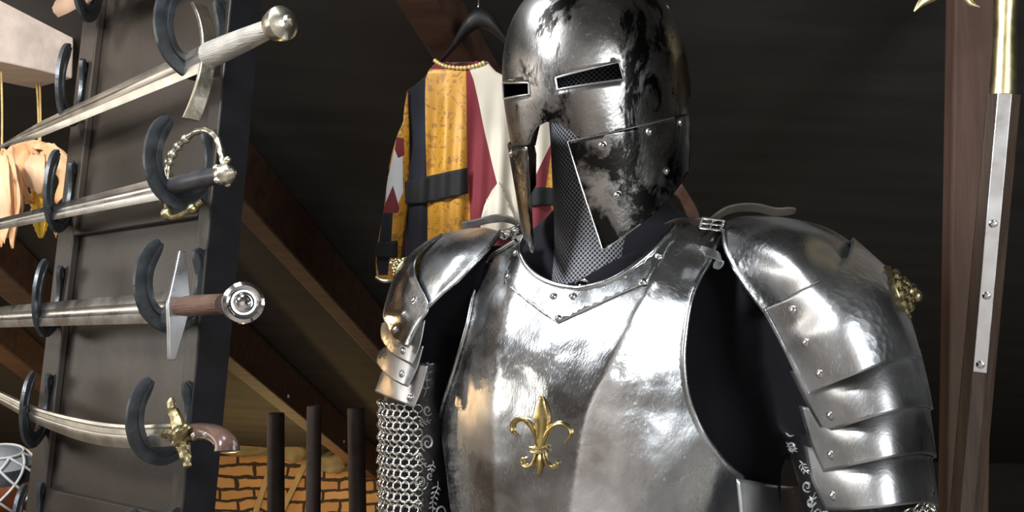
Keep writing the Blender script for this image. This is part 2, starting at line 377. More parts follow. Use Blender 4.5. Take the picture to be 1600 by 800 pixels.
def patch(outline, mapping, step, holes=(), lines=(), mind=.45, sy=1.0):
    """fill a 2D outline with a fine triangulation and carry it onto a surface. sy scales the second axis for spacing."""
    sc = lambda q: Vector((q[0], q[1] * sy)); us = lambda q: (q[0], q[1] / sy)
    ol = resamp([sc(q) for q in outline], step); V = list(ol); E = [(i, (i + 1) % len(ol)) for i in range(len(ol))]
    Fc = [list(range(len(ol)))]
    hs = []
    for h in holes:
        hh = resamp([sc(q) for q in h], step); o = len(V); V += hh; E += [(o + i, o + (i + 1) % len(hh)) for i in range(len(hh))]; hs.append(hh)
    for l in lines:
        ll = resamp([sc(q) for q in l], step, False); o = len(V); V += ll; E += [(o + i, o + i + 1) for i in range(len(ll) - 1)]
    xs = [q.x for q in ol]; ys = [q.y for q in ol]; nb = len(V); bd = list(V)
    cell = {}
    for q in bd: cell.setdefault((int(q.x // step), int(q.y // step)), []).append(q)
    y = min(ys) + step * .5; row = 0
    while y < max(ys):
        x = min(xs) + step * (.5 + .5 * (row % 2))
        while x < max(xs):
            q = Vector((x, y)); ok = inside(q, ol) and not any(inside(q, h) for h in hs)
            if ok:
                ci, cj = int(x // step), int(y // step)
                for a in (-1, 0, 1):
                    for b in (-1, 0, 1):
                        for z in cell.get((ci + a, cj + b), ()):
                            if (z - q).length < step * mind: ok = False
            if ok: V.append(q)
            x += step
        y += step * .87; row += 1
    vo, eo, fo, *_ = delaunay_2d_cdt(V, E, [], 0, 1e-7)
    mb = MB(); mb.v = [mapping(*us(q)) for q in vo]
    for f in fo:
        c = sum((vo[i] for i in f), Vector((0, 0))) / len(f)
        if inside(c, ol) and not any(inside(c, h) for h in hs): mb.f.append(list(f)); mb.m.append(0)
    # drop unused verts
    used = sorted({i for f in mb.f for i in f}); rm = {a: b for b, a in enumerate(used)}
    mb.v = [mb.v[i] for i in used]; mb.f = [[rm[i] for i in f] for f in mb.f]
    return orient(mb)
def bvh(mb): return BVHTree.FromPolygons([tuple(v) for v in mb.v], mb.f)
def cast(tree, x, y, off=0.0):
    d = ray(x, y).normalized(); h = tree.ray_cast(CAM, d)
    if h[0] is None:
        # nearest point to the ray
        best = None; D = .8
        for k in range(60):
            q = CAM + ray(x, y) * (D + k * .015); r = tree.find_nearest(q)
            if best is None or r[3] < best[0]: best = (r[3], r[0], r[1])
        p, n = best[1], best[2]
    else: p, n = h[0], h[1]
    if n.dot(CAM - p) < 0: n = -n
    return p + n * off, n
def rivets(name, tree, pts, rpx, parent, mt, ring=False):
    for (x, y) in pts:
        p, n = cast(tree, x, y); D = (p - CAM).dot(FW); r = rpx * D / F
        mb = MB(); mb.lathe([(r * 1.25, -.0008), (r * 1.25, .0006), (r, .0009), (r * .92, r * .35), (r * .7, r * .62), (r * .35, r * .8), (0, r * .85)], p, n, 14)
        obj(name, mb, mt, parent)

# ------------------------------------------------------------ the attic: lining, knee wall, floor
AP0 = P(800, 400, 3.4)
rv = (FW + RT * .144 - UP * .4); rv_h = Vector((rv.x, rv.y, 0)).normalized()
hv = Vector((rv_h.y, -rv_h.x, 0))
RN = rv.cross(hv).normalized()
if RN.z > 0: RN = -RN                       # points into the room (down)
rd = rv.normalized()
def roof_hit(x, y, off=0.0):
    d = ray(x, y); lam = ((AP0 + RN * off) - CAM).dot(RN) / d.dot(RN); return CAM + d * lam
YW = 6.3
def struct(name, mb, m, org=None, **k):
    return tag(obj(name, mb, m, None, org=org, **k), kind='structure')
# roof plane from the ridge down to the knee wall
def roof_at(a, b): return AP0 + rd * a + hv * b
mb = MB()
a0 = -4.2; a1 = 3.7
mb.add([roof_at(a0, -4.5), roof_at(a1, -4.5), roof_at(a1, 4.5), roof_at(a0, 4.5)], [(0, 1, 2, 3)])
o = struct('ceiling', mb, M['lining'], smooth=False, solid=.03, soff=0)
ridge = roof_at(a0, 0); low = roof_at(a1, 0)
# knee wall of brick under the eaves
hv0 = hv
mb = MB(); bw = roof_at(a1 - .12, 0)
wz = bw.z + .02
mb.box(Vector((bw.x, bw.y, wz / 2)) - hv * (2.2 - .25), hv * 2.45, rv_h * .1, Vector((0, 0, wz / 2)))
ow = obj('wall_back', mb, M['brick'], None, smooth=False, org=(bw.x, bw.y, 0)); tag(ow, kind='structure')
mb = MB(); mb.box(Vector((bw.x, bw.y, wz / 2)) + hv * 2.45, hv * 1.94, rv_h * .1, Vector((0, 0, wz / 2)))
struct('wall_back_shade', mb, M['lining'], smooth=False, org=(bw.x, bw.y, 0))  # dark lining colour stands in for unlit brick on this stretch
# floor, and the parts of the attic behind the photographer that the steel mirrors
mb = MB(); mb.box((0, 1.2, -.03), Vector((5, 0, 0)), Vector((0, 6.2, 0)), Vector((0, 0, .03)))
struct('floor', mb, M['floor'], smooth=False)
# rear half of the attic
mb = MB(); rl = roof_at(a0, -4.5); rr = roof_at(a0, 4.5); dn = Vector((-rv_h.x * 3.6, -rv_h.y * 3.6, -1.1))
mb.add([rl, rr, rr + dn, rl + dn], [(0, 1, 2, 3)]); struct('ceiling_rear', mb, M['greyboard'], smooth=False, solid=.03, soff=0)
fy = (rl + rr) / 2 + dn
mb = MB(); mb.box((fy.x, -4.45, 1.0), Vector((5, 0, 0)), Vector((0, .08, 0)), Vector((0, 0, 1.0))); struct('wall_front', mb, M['plaster'], smooth=False, org=(fy.x, -4.45, 0))
for sgn, nm in ((-1, 'wall_left'), (1, 'wall_right')):
    mb = MB(); mb.box((sgn * 4.6, 1.2, 1.55), Vector((.06, 0, 0)), Vector((0, 5.7, 0)), Vector((0, 0, 1.55)))
    struct(nm, mb, M['plaster'] if sgn < 0 else M['lining'], smooth=False, org=(sgn * 4.6, 1.2, 0))

def rafter(p0, p1, wd, dp, label, ext=(.3, .3), m='timber', name='rafter'):
    A = roof_hit(*p0, dp); B = roof_hit(*p1, dp); d = (B - A).normalized()
    A = A - d * ext[0]; B = B + d * ext[1]
    side = d.cross(RN).normalized()
    if side.x < 0: side = -side
    c = (A + B) / 2 + side * wd / 2 - RN * (dp / 2 - .016)
    mb = MB(); mb.box(c, d * ((B - A).length / 2), side * wd / 2, RN * (dp / 2 - .015))
    return tag(obj(name, mb, M[m], None, smooth=False, bevel=.006, org=c), label, 'rafter')
rafter((370, 338), (588, 568), .062, .19, 'long dark brown rafter running down from behind the sword panel to the armour', (.4, 1.9))
r2 = rafter((352, 575), (480, 676), .078, .21, 'dark brown rafter just below the silver wheel pommel, nearest the iron poles', (.9, 1.4))
rafter((615, 0), (780, 250), .075, .13, 'reddish brown rafter at the top edge behind the coat hanger', (.5, 2.6))
rafter((0, 462), (75, 527), .11, .16, 'orange lit rafter left of the panel behind the broad sword blade', (1.2, 1.5))
rafter((0, 566), (70, 620), .10, .16, 'lower orange lit rafter left of the panel above the curved sabre', (1.2, 1.0))
tr_ = BVHTree.FromPolygons([tuple(v.co + r2.location) for v in r2.data.vertices], [tuple(p.vertices) for p in r2.data.polygons])
for (x, y) in ((450, 619), (537, 690)):
    p, n = cast(tr_, x, y); mb = MB(); mb.lathe([(.008, -.002), (.008, .003), (.005, .006), (0, .007)], p, n, 12); obj('nail_head', mb, M['white'], r2, label='white nail head')
# right post
def postbox(name, pa, wd, dp, ztop, m, label, lean=0):
    mb = MB(); lo = Vector((pa.x, pa.y, 0)); ax = Vector((1, 0, 0)); ay = Vector((0, 1, 0)); vs = []
    for z, sx in ((0, -lean), (ztop, 0)):
        for (x, y) in ((0, 0), (1, 0), (1, 1), (0, 1)): vs.append(lo + ax * (x * wd + sx) + ay * (y * dp) + Vector((0, 0, z)))
    mb.add(vs, [(3, 2, 1, 0), (4, 5, 6, 7), (0, 1, 5, 4), (1, 2, 6, 5), (2, 3, 7, 6), (3, 0, 4, 7)])
    return tag(obj(name, mb, M[m], None, smooth=False, bevel=.005, org=lo), label, 'post')
q = P(1494, 0, 1.8)
postbox('timber_post', q, .072, .042, 2.04, 'timberR', 'brown upright timber behind the polearm at the right edge', .105)

# ------------------------------------------------------------ the panel with horseshoe hooks
U = Vector((.74, -.6725, 0)).normalized(); N0 = Vector((-U.y * -1 * -1, 0, 0))
N0 = Vector((U.y, -U.x, 0)).normalized()
LEAN = R(4.5)
W = Vector((0, 0, 1)) * cos(LEAN) - N0 * sin(LEAN); NN = N0 * cos(LEAN) + Vector((0, 0, 1)) * sin(LEAN)
PO = P(322, 400, 1.5)
def pan(x, y, off=0.0):
    d = ray(x, y); return CAM + d * ((PO + NN * off - CAM).dot(NN) / d.dot(NN))
def pc(v): q = v - PO; return q.dot(U), q.dot(W), q.dot(NN)
def pp(s, h, o): return PO + U * s + W * h + NN * o
sL = pc(pan(86, 400))[0]; sgl = pc(pan(114, 365))[0]; sgr = pc(pan(298, 450))[0]
h1 = pc(pan(112, 369))[1]; h0 = pc(pan(119, 322))[1]; h2 = pc(pan(85, 766))[1]
hbot = -PO.z / W.z; htop = .62
base = pp(sL / 2, hbot, -.02); base.z = 0
panel = emp('sword_display_panel', base, 'tall black panelled board leaning back and hung with horseshoe hooks', 'display panel')
def pbox(mb, s0, s1, ha, hb, o0, o1):
    mb.box(pp((s0 + s1) / 2, (ha + hb) / 2, (o0 + o1) / 2), U * ((s1 - s0) / 2), W * ((hb - ha) / 2), NN * ((o1 - o0) / 2))
mb = MB(); pbox(mb, sL, 0, hbot + .02, htop, -.052, -.014); obj('board', mb, M['panel'], panel, smooth=False, bevel=.002)
for (sa, sb) in ((sL, sgl), (sgr, 0)):
    mb = MB(); pbox(mb, sa, sb, hbot + .02, htop, -.0138, 0); obj('stile', mb, M['panel'], panel, smooth=False, bevel=.0025)
for (ha, hb) in ((h1, h0), (h2 - .11, h2), (htop - .06, htop)):
    mb = MB(); pbox(mb, sgl + .0004, sgr - .0004, ha, hb, -.0138, 0); obj('rail', mb, M['panel'], panel, smooth=False, bevel=.0025)

mb = MB(); mb.box(pp(.0017, (hbot + .02 + htop) / 2, -.026), U * .0015, W * ((htop - hbot - .02) / 2), NN * .0255); obj('edge_shade_strip', mb, M['edgeshade'], panel, smooth=False)  # added dark strip, paints the shade on the panel's side face
HU = [(.020, .112), (.006, .092), (.000, .066), (.003, .040), (.016, .016), (.038, .003), (.050, .001), (.062, .003), (.084, .016), (.097, .040), (.100, .066), (.094, .092), (.080, .114)]
def shoe_mesh():
    mb = MB(); pts = spline([Vector((q, 0, h)) for q, h in HU], 4); g = []
    for i, p in enumerate(pts):
        t = (pts[min(i + 1, len(pts) - 1)] - pts[max(i - 1, 0)]).normalized(); nrm = Vector((t.z, 0, -t.x))
        e = min(i, len(pts) - 1 - i); bw = .0138 * (1 if e > 3 else (.45, .72, .88, .96)[e]) ; th = .0042
        ring = []
        # flat bar with a fullered groove on the outer face
        for (a, b) in ((1, -.7), (1, .7), (.55, 1), (.18, 1), (.12, .45), (-.25, .45), (-.31, 1), (-.6, 1), (-1, .7), (-1, -.7), (-.6, -1), (.6, -1)): ring.append(p + nrm * (bw * a) + Vector((0, th * b, 0)))
        g.append(ring)
    o = mb.grid(g, True); k = len(g[0])
    mb.f.append([o + j for j in range(k)][::-1]); mb.f.append([o + (len(g) - 1) * k + j for j in range(k)]); mb.m += [0, 0]
    return mb
shoe0 = obj('horseshoe_hook', shoe_mesh(), M['iron'], None, angle=35)
screwm = MB(); screwm.lathe([(.0065, 0), (.0065, .0015), (.004, .0035), (0, .004)], (0, 0, 0), (0, -1, 0), 12)
ORGP = ORG[panel.name]
def shoe(px, py, ang, H=1.0, first=False, bottom=False, far_off=.0125):
    d = (NN * cos(ang) + U * sin(ang)).normalized(); y = W.cross(d).normalized()
    org = pan(px, py, far_off) - W * (0 if bottom else .112 * H) - d * .020
    if bottom: org = pan(px, py, far_off + .05) - d * .05
    o = shoe0 if first else shoe0.copy()
    if not first: COL.objects.link(o)
    o.parent = panel
    mt = Matrix.Identity(4)
    for i in range(3): mt[i][0] = d[i] * H; mt[i][1] = y[i] * H; mt[i][2] = W[i] * H; mt[i][3] = (org - ORGP)[i]
    o.matrix_local = mt; return o
AR = R(4); AL = R(45)
shoe(341, 0, AR, 1.08, True)
for (x, y, h_) in ((321, 203, 1.02), (306, 390, 1.0), (288, 598, .93), (268, 796, .93)): shoe(x, y, AR, h_)
for (x, y, h_) in ((129, 93, 1.06), (112, 253, 1.06), (93, 417, 1.0), (74, 586, .98), (62, 756, .98)): shoe(x, y, AL, h_)
shoe(133, 21, AL, 1.04, bottom=True)
q = pan(160, 18, -.012); mb = MB(); mb.lathe([(.0075, 0), (.0075, .003), (.005, .006), (0, .007)], q, NN, 12); obj('screw_head', mb, M['white'], panel, label='white round screw head')

# ------------------------------------------------------------ swords on the hooks
class Fr:
    """local frame: x along guard to pommel, y edge direction up, z away from the panel"""
    def __init__(s, G, Q): s.G = G; s.a = (Q - G).normalized(); s.z = (NN - s.a * NN.dot(s.a)).normalized(); s.y = s.z.cross(s.a); s.y = s.y if s.y.z > 0 else -s.y
    def __call__(s, x, y, z): return s.G + s.a * x + s.y * y + s.z * z
def blade_mesh(f, xs, hw, th, fuller=.3):
    mb = MB(); g = []
    for i, x in enumerate(xs):
        h = hw(x); t = th
        prof = [(1, 0), (.62, .7), (fuller + .06, 1), (fuller - .08, .5), (0, .42), (-fuller + .08, .5), (-fuller - .06, 1), (-.62, .7), (-1, 0), (-.62, -.7), (0, -1), (.62, -.7)]
        g.append([f(x, a * h, b * t) for a, b in prof])
    mb.grid(g, True); return mb
def sword(name, label, G, Q):
    f = Fr(G, Q); e = emp(name, G, label, 'sword', 'swords on the horseshoe panel'); return f, e, (Q - G).length
OFF = .058
# 1: cream lit two-hand sword on the top hooks
f, e, ln = sword('longsword', 'longsword with curved flat crossguard and pale wire grip on the top hooks', pan(323, 88, OFF), pan(437, 38, OFF))
obj('blade', blade_mesh(f, [0, -.1, -.2, -.3, -.4, -.55, -.7, -.78], lambda x: .0215 + .012 * x if x > -.7 else .004, .0035), M['blade2'], e, angle=30)
mb = MB(); g = []
for i in range(15):
    y = -1 + 2 * i / 14; x = .004 - .036 * y * y; hz = .0105 + .002 * abs(y); c = f(x, .088 * y, 0); t = .0035
    g.append([c + f.a * t + f.z * hz, c + f.a * t - f.z * hz, c - f.a * t - f.z * hz, c - f.a * t + f.z * hz])
o = mb.grid(g, True); mb.f += [[o, o + 1, o + 2, o + 3], [o + 56 + k for k in range(4)]]; mb.m += [0, 0]
obj('crossguard', mb, M['gilt'], e, angle=30, bevel=.001)
mb = MB(); mb.tube([f(.008, 0, 0), f(.05, 0, 0), f(.10, 0, 0), f(ln - .018, 0, 0)], [.0185, .0175, .0155, .0125], 16); obj('grip', mb, M['wire'], e)
mb = MB(); mb.lathe([(.012, -.02), (.019, -.014), (.023, 0), (.023, .008), (.017, .015), (.008, .019), (.006, .024), (0, .026)], f(ln, 0, 0), f.a, 20); obj('pommel', mb, M['gilt'], e)
# 2: brass hilted rapier with knuckle bow
f, e, ln = sword('knuckle_bow_sword', 'short sword with brass knuckle bow and black grip on the second hooks', pan(262, 292, OFF), pan(352, 272, OFF))
obj('blade', blade_mesh(f, [-.0, -.1, -.2, -.3, -.45, -.6, -.72], lambda x: .0175 + .011 * x if x > -.65 else .004, .003, .3), M['blade'], e, angle=30)
mb = MB(); mb.tube([f(.012, 0, 0), f(.05, .001, 0), f(.09, .001, 0), f(ln - .012, 0, 0)], [.0115, .0135, .0135, .0115], 14); obj('grip', mb, M['blackgrip'], e)
mb = MB(); mb.lathe([(.010, -.014), (.0145, -.008), (.0155, 0), (.012, .008), (.008, .012), (.0045, .014), (.006, .018), (0, .022)], f(ln, 0, 0), f.a, 14)
for (y, z) in ((.016, 0), (-.010, .010), (.006, .013), (-.012, -.006)): mb.sphere(f(ln - .002, y, z), .0052, 6)
mb.sphere(f(ln + .006, .019, .002), .005, 6)
obj('pommel', mb, M['gilt'], e)
mb = MB(); kp = spline([f(.004, .008, .004), f(.008, .030, .006), f(.022, .050, .006), f(.055, .067, .004), f(.090, .070, .002), f(.120, .056, 0), f(.138, .028, 0), f(ln - .002, .006, 0)], 8)
mb.tube(kp, [.0042 + .0012 * max(0, sin(i * 1.4)) for i in range(len(kp))], 10)
for i in (10, 14, 18, 22): mb.sphere(kp[i], .0075, 8)
obj('knuckle_bow', mb, M['gilt'], e)
mb = MB(); g = []
for i in range(9):
    y = -1 + 2 * i / 8; wv = .016 * (1 - .55 * y * y)
    g.append([f(.004 - .010 * abs(y) ** 1.5 + .004 * cos(k * pi / 3), y * .024, wv * sin(k * pi / 3)) for k in range(6)])
mb.grid(g, True); obj('shell_guard', mb, M['brass'], e)
mb = MB(); mb.tube(spline([f(.004, -.014, 0), f(.012, -.036, .004), f(.035, -.050, .006), f(.065, -.044, .002), f(.085, -.028, -.008)], 6), .0042, 8)
mb.sphere(f(.014, -.042, .005), .009, 8); mb.sphere(f(.075, -.040, 0), .008, 8); obj('finger_ring', mb, M['oldbrass'], e)
# 3: broad bladed sword with kite guard and wheel pommel
f, e, ln = sword('broadsword', 'broad straight sword with brown leather grip and silver wheel pommel', pan(278, 479, OFF), pan(380, 473, OFF))
obj('blade', blade_mesh(f, [0, -.1, -.2, -.3, -.4, -.55, -.7, -.8], lambda x: .0225 + .006 * x if x > -.72 else .006, .0035), M['blade'], e, angle=30)
mb = MB(); g = []
for i in range(17):
    y = -1 + 2 * i / 16; hz = .005 + .0125 * (1 - abs(y)) ; x = .0 - .004 * y * y; c = f(x, .076 * y + .002, 0); t = .0035
    g.append([c + f.a * t + f.z * hz, c + f.a * t - f.z * hz, c - f.a * t - f.z * hz, c - f.a * t + f.z * hz])
o = mb.grid(g, True); mb.f += [[o, o + 1, o + 2, o + 3], [o + 64 + k for k in range(4)]]; mb.m += [0, 0]
obj('crossguard', mb, M['langet'], e, angle=30, bevel=.0012)
mb = MB(); mb.tube([f(.004, 0, 0), f(.03, 0, 0), f(.08, 0, 0), f(.115, 0, 0)], [.0125, .0145, .014, .0135], 16); obj('grip', mb, M['brownwrap'], e)
mb = MB(); mb.lathe([(.011, -.052), (.0145, -.04), (.0155, -.026), (.018, -.02), (.0255, -.013), (.0275, -.004), (.0265, .004), (.022, .0075), (.0195, .006), (.0165, .0045), (.012, .0055), (.010, .009), (.006, .012), (0, .013)], f(ln, 0, 0), f.a + f.z * .45, 28); obj('pommel', mb, M['chrome'], e)
# 4: curved sabre
f, e, ln = sword('curved_sabre', 'curved sabre with brown pistol shaped grip and star shaped guard on the lowest full hooks', pan(283, 678, OFF), pan(352, 690, OFF))
up_ = spline([pan(x, y, OFF) for x, y in ((-60, 585), (0, 612), (55, 636), (130, 655), (200, 664), (280, 662))], 6)
dn_ = spline([pan(x, y, OFF) for x, y in ((-60, 598), (0, 630), (55, 661), (130, 690), (200, 700), (280, 696))], 6)
mb = MB(); g = []
for a, b in zip(up_, dn_):
    c = lambda t, z: a.lerp(b, t) + f.z * z
    g.append([c(0, .0045), c(.13, .005), c(.17, .004), c(.22, .0022), c(.42, .0022), c(.47, .0042), c(.55, .0045), c(.8, .003), c(1, 0), c(.8, -.002), c(.5, -.004), c(0, -.0045)])
mb.grid(g, True); obj('blade', mb, M['blade2'], e, angle=30)
mb = MB(); gp = spline([pan(x, y, OFF) for x, y in ((276, 682), (300, 675), (326, 675), (344, 682), (354, 694), (355, 707))], 6)
mb.tube(gp, [.0135 + .004 * (i / len(gp)) ** 2 - (.007 if i == len(gp) - 1 else 0) for i in range(len(gp))], 16, flat=.8); gr = obj('grip', mb, M['horn'], e)
for (x, y) in ((302, 680), (321, 679)):
    q = pan(x, y, OFF + .0125); mb = MB(); mb.sphere(q, .004, 8); obj('pin', mb, M['chrome'], gr)
mb = MB()
for pts, rr_ in ((((282, 676), (276, 655), (269, 640), (267, 622)), (.010, .0085, .006, .0035)), (((283, 684), (288, 705), (292, 722), (293, 731)), (.010, .008, .0055, .002)), (((280, 680), (268, 676), (258, 678), (251, 682)), (.008, .007, .004, .0015)), (((286, 680), (292, 678), (300, 681), (306, 685)), (.008, .007, .005, .002)), (((283, 678), (277, 690), (272, 694)), (.007, .005, .002)), (((284, 678), (290, 670), (294, 664)), (.007, .005, .002))):
    sp = spline([pan(x, y, OFF + .008 + (.012 if len(pts) == 3 else 0)) for x, y in pts], 4); n = len(sp)
    mb.tube(sp, [rr_[min(len(rr_) - 1, int(i * (len(rr_) - 1) / (n - 1)))] for i in range(n)], 8)
mb.sphere(pan(283, 679, OFF + .012), .013, 8); obj('star_guard', mb, M['oldbrass'], e)
# 0: tan wooden blade resting in the topmost hook
f, e, ln = sword('wooden_sword', 'blunt tan wooden sword end in the hook at the top left corner', pan(88, 14, .062), pan(250, -75, .062))
mb = MB(); g = []
for (x, h) in ((0, .006), (.004, .014), (.012, .019), (.05, .021), (.3, .021), (.5, .02)):
    g.append([f(x, h, 0), f(x, h * .7, .006), f(x, 0, .008), f(x, -h * .7, .006), f(x, -h, 0), f(x, -h * .7, -.006), f(x, h * .7, -.006)])
o = mb.grid(g, True); mb.f.append([o + k for k in range(7)]); mb.m.append(0); mb.f.append([o + 35 + k for k in range(7)]); mb.m.append(0)
obj('blade', mb, M['tan'], e); 
mb = MB(); mb.tube([f(.5, 0, 0), f(.66, 0, 0)], .016, 12); obj('grip', mb, M['tan'], e)
mb = MB(); mb.tube([f(.505, -.07, 0), f(.505, .07, 0)], .011, 10); obj('crossguard', mb, M['tan'], e)

# ------------------------------------------------------------ left background: beam, corn, float
B = P(116, 62, 2.25); A = B - Vector((.594, .80, 0)) * .95; d = (B - A).normalized(); sd = Vector((-d.y, d.x, 0)).normalized(); upv = d.cross(sd); upv = upv if upv.z > 0 else -upv
mb = MB(); vs = []; hh_ = .086; NB = 14
for i in range(NB + 1):
    c = A.lerp(B, i / NB)
    j = lambda k: .004 * mnoise.noise(Vector((i * .9, k * 3.1, 0)))
    vs.append([c - upv * (hh_ + j(1)), c + upv * (-.012 + j(2)), c + upv * (hh_ + j(3)) + sd * .012, c + upv * hh_ + sd * .16, c - upv * hh_ + sd * .16])
o = mb.grid(vs, True); mb.f += [[o + k for k in range(5)], [o + NB * 5 + k for k in range(5)]]; mb.m += [0, 0]
tag(obj('timber_beam', mb, M['paletimber'], None, smooth=False, bevel=.004, org=(A + B) / 2), 'thick whitewashed timber beam end in the top left corner', 'beam')

def corn(topx, topy, cobtop, cobbot, rad, D, husks, label, strings):
    e = emp('corn_cob', P(topx, topy, D), label, 'corn cob', 'corn cobs hung under the beam')
    mb = MB()
    for (sx, sy, ex, ey) in strings: mb.tube(spline([P(sx, sy, D), P((sx + ex) / 2 + 1, (sy + ey) / 2, D), P(ex, ey, D)], 4), .0022, 6)
    obj('string', mb, M['string'], e)
    a = P(*cobtop, D); b = P(*cobbot, D); ax = b - a; ln = ax.length; axn = ax.normalized(); u = axn.orthogonal().normalized(); v = axn.cross(u); g = []
    NR, NC = 44, 48; mb = MB()
    for i in range(NR + 1):
        t = i / NR; r0 = rad * (min(1, t * 6 + .3) * (1 - max(0, t - .45) ** 2 * 2.6))
        ring = []
        for j in range(NC):
            k = .5 + .5 * abs(sin(j * pi / 4)) ; q = .5 + .5 * abs(sin(i * pi / 4 + (.5 if (j // 4) % 2 else 0)))
            ring.append(a + ax * t + (u * cos(2 * pi * j / NC) + v * sin(2 * pi * j / NC)) * max(.001, r0) * (.76 + .24 * k * q))
        g.append(ring)
    mb.grid(g, True); obj('cob', mb, M['kernel'], e)
    for pts, wd, ph in husks:
        sp = spline([P(x, y, D + dd) for x, y, dd in pts], 6); n = len(sp); g = []; mb = MB()
        for i, p in enumerate(sp):
            t = (sp[min(i + 1, n - 1)] - sp[max(i - 1, 0)]).normalized(); sv = t.cross(Vector((sin(ph), -cos(ph), .0))).normalized(); nv = sv.cross(t)
            tt = i / (n - 1); ww = wd * (sin(pi * min(1, tt * .9 + .12)) ** .6)
            g.append([p + sv * ww * q + nv * (ww * .45 * (q * q) + .004 * sin(q * 9 + i * .5)) for q in (-1, -.6, -.25, 0, .25, .6, 1)])
        mb.grid(g); obj('husk', mb, M['husk'], e, solid=.0015, angle=180)
D = 2.28
corn(60, 116, (64, 285), (64, 372), .022, D, [
    ([(64, 240, .0), (40, 236, -.02), (24, 262, -.03), (30, 300, -.03), (52, 318, -.02)], .026, .3),
    ([(62, 238, -.01), (80, 242, -.04), (102, 262, -.04), (104, 290, -.03), (88, 318, -.02)], .026, -.4),
    ([(60, 240, -.02), (56, 258, -.05), (58, 285, -.05), (62, 305, -.035)], .022, .1),
    ([(62, 236, .01), (85, 236, .03), (108, 250, .04), (112, 275, .04)], .018, -.8),
    ([(58, 245, -.01), (50, 232, -.02), (58, 226, -.02), (78, 232, -.01), (96, 244, -.02)], .010, .2),
    ([(80, 320, .0), (84, 340, .0), (88, 372, -.01)], .006, .5)],
     'dried yellow corn cob with folded husks hanging nearest the black panel', [(57, 122, 61, 238), (62, 122, 63, 238)])
corn(2, 108, (6, 318), (10, 372), .020, D - .11, [
    ([(3, 238, .0), (-10, 262, -.02), (-12, 300, -.03), (-4, 340, -.02), (2, 386, -.01)], .022, .2),
    ([(4, 238, -.01), (16, 258, -.04), (22, 290, -.04), (24, 330, -.03), (20, 388, -.01)], .019, -.3),
    ([(3, 240, -.02), (4, 270, -.05), (6, 310, -.05), (8, 345, -.03), (6, 380, -.02)], .018, .0),
    ([(4, 240, .01), (24, 262, .02), (34, 300, .02), (33, 350, .02)], .014, -.8)],
     'dried corn cob in long pale husks hanging at the left edge', [(2, 110, 3, 240)])
# netted float standing on a stump
c = P(2, 752, 2.1); rad = .073
e = emp('netted_float', c - Vector((0, 0, rad)), 'grey, black and rust float wrapped in white cord net', 'float')
def zone(z0, z1, nm, m):
    mb = MB(); mb.lathe([(rad * cos(z0 + (z1 - z0) * i / 8), rad * sin(z0 + (z1 - z0) * i / 8)) for i in range(9)], c, (.10, -.25, 1), 36); return obj(nm, mb, M[m], e, angle=180)
zone(R(35), R(90), 'pale_cap', 'floatgrey'); zone(R(12), R(35), 'black_band', 'floatblack'); zone(R(-90), R(12), 'rust_body', 'rust')
mb = MB(); axz = Vector((.10, -.25, 1)).normalized(); au = axz.orthogonal().normalized(); av = axz.cross(au)
def sph(lat, lon): return c + (axz * sin(lat) + (au * cos(lon) + av * sin(lon)) * cos(lat)) * (rad + .0035)
lats = [R(58), R(38), R(14), R(-10), R(-34)]
for k in range(8):
    for li in range(4):
        for sg in (-1, 1):
            lo0 = 2 * pi * (k + .5 * (li % 2)) / 8; lo1 = lo0 + sg * pi / 8
            mb.tube([sph(lats[li] + (lats[li + 1] - lats[li]) * t / 5, lo0 + (lo1 - lo0) * t / 5) for t in range(6)], .0026, 6)
    mb.tube([sph(R(58), 2 * pi * (k + t / 4) / 8) for t in range(5)], .0026, 6)
obj('cord_net', mb, M['net'], e)
mb = MB(); cz = c.z - rad; mb.lathe([(0, 0), (.085, 0), (.09, .02), (.088, cz - .02), (.075, cz - .003), (0, cz - .002)], (c.x, c.y, 0), (0, 0, 1), 24)
tag(obj('wooden_stump', mb, M['timber'], None, org=(c.x, c.y, 0)), 'upright wooden stump carrying the netted float', 'stump')

# ------------------------------------------------------------ iron poles, slats, rubble by the brick wall
for (xt, yt, xb, rp, lab, D) in ((431, 645, 434, 13.5, 'dark iron pole nearest the sabre grip, left of the three', 2.35), (491, 634, 492, 11.5, 'middle one of the three dark iron poles', 2.7), (556, 637, 561, 13.5, 'dark iron pole nearest the armour, right of the three', 2.45)):
    t = P(xt, yt, D); q = P(xb, 800, D); lo = Vector((t.x + (q.x - t.x) * t.z / (t.z - q.z), t.y, 0)); r = rp * D / F
    mb = MB(); mb.lathe([(0, 0), (r, 0), (r, 1.0), (r, 0)][:2] + [(r, (t - lo).length - .004), (r * .9, (t - lo).length), (r * .74, (t - lo).length), (r * .70, (t - lo).length - .05), (0, (t - lo).length - .05)], lo, t - lo, 22)
    tag(obj('iron_pole', mb, M['poleiron'], None, org=lo), lab, 'pole', 'iron poles before the brick wall')
wy = (ow.location - rv_h * .1)
def wallpt(x, y, off):
    d = ray(x, y); q0 = wy - rv_h * off; return CAM + d * ((q0 - CAM).dot(rv_h) / d.dot(rv_h))
for (a, b, lab) in (((421, 735), (390, 830), 'thin pale wooden stake leaning on the bricks left of the left pole'), ((480, 718), (440, 800), 'thin pale wooden stake leaning on the bricks between left and middle poles')):
    A = wallpt(*a, .02); B0 = wallpt(*b, .10); d = (B0 - A).normalized(); B = A + d * (A.z / max(.05, -d.z)); sv = d.cross(rv_h).normalized()
    mb = MB(); mb.box((A + B) / 2, d * ((B - A).length / 2 - .005), sv * .018, d.cross(sv) * .008); tag(obj('wooden_stake', mb, M['slat'], None, smooth=False, org=B), lab, 'stake')
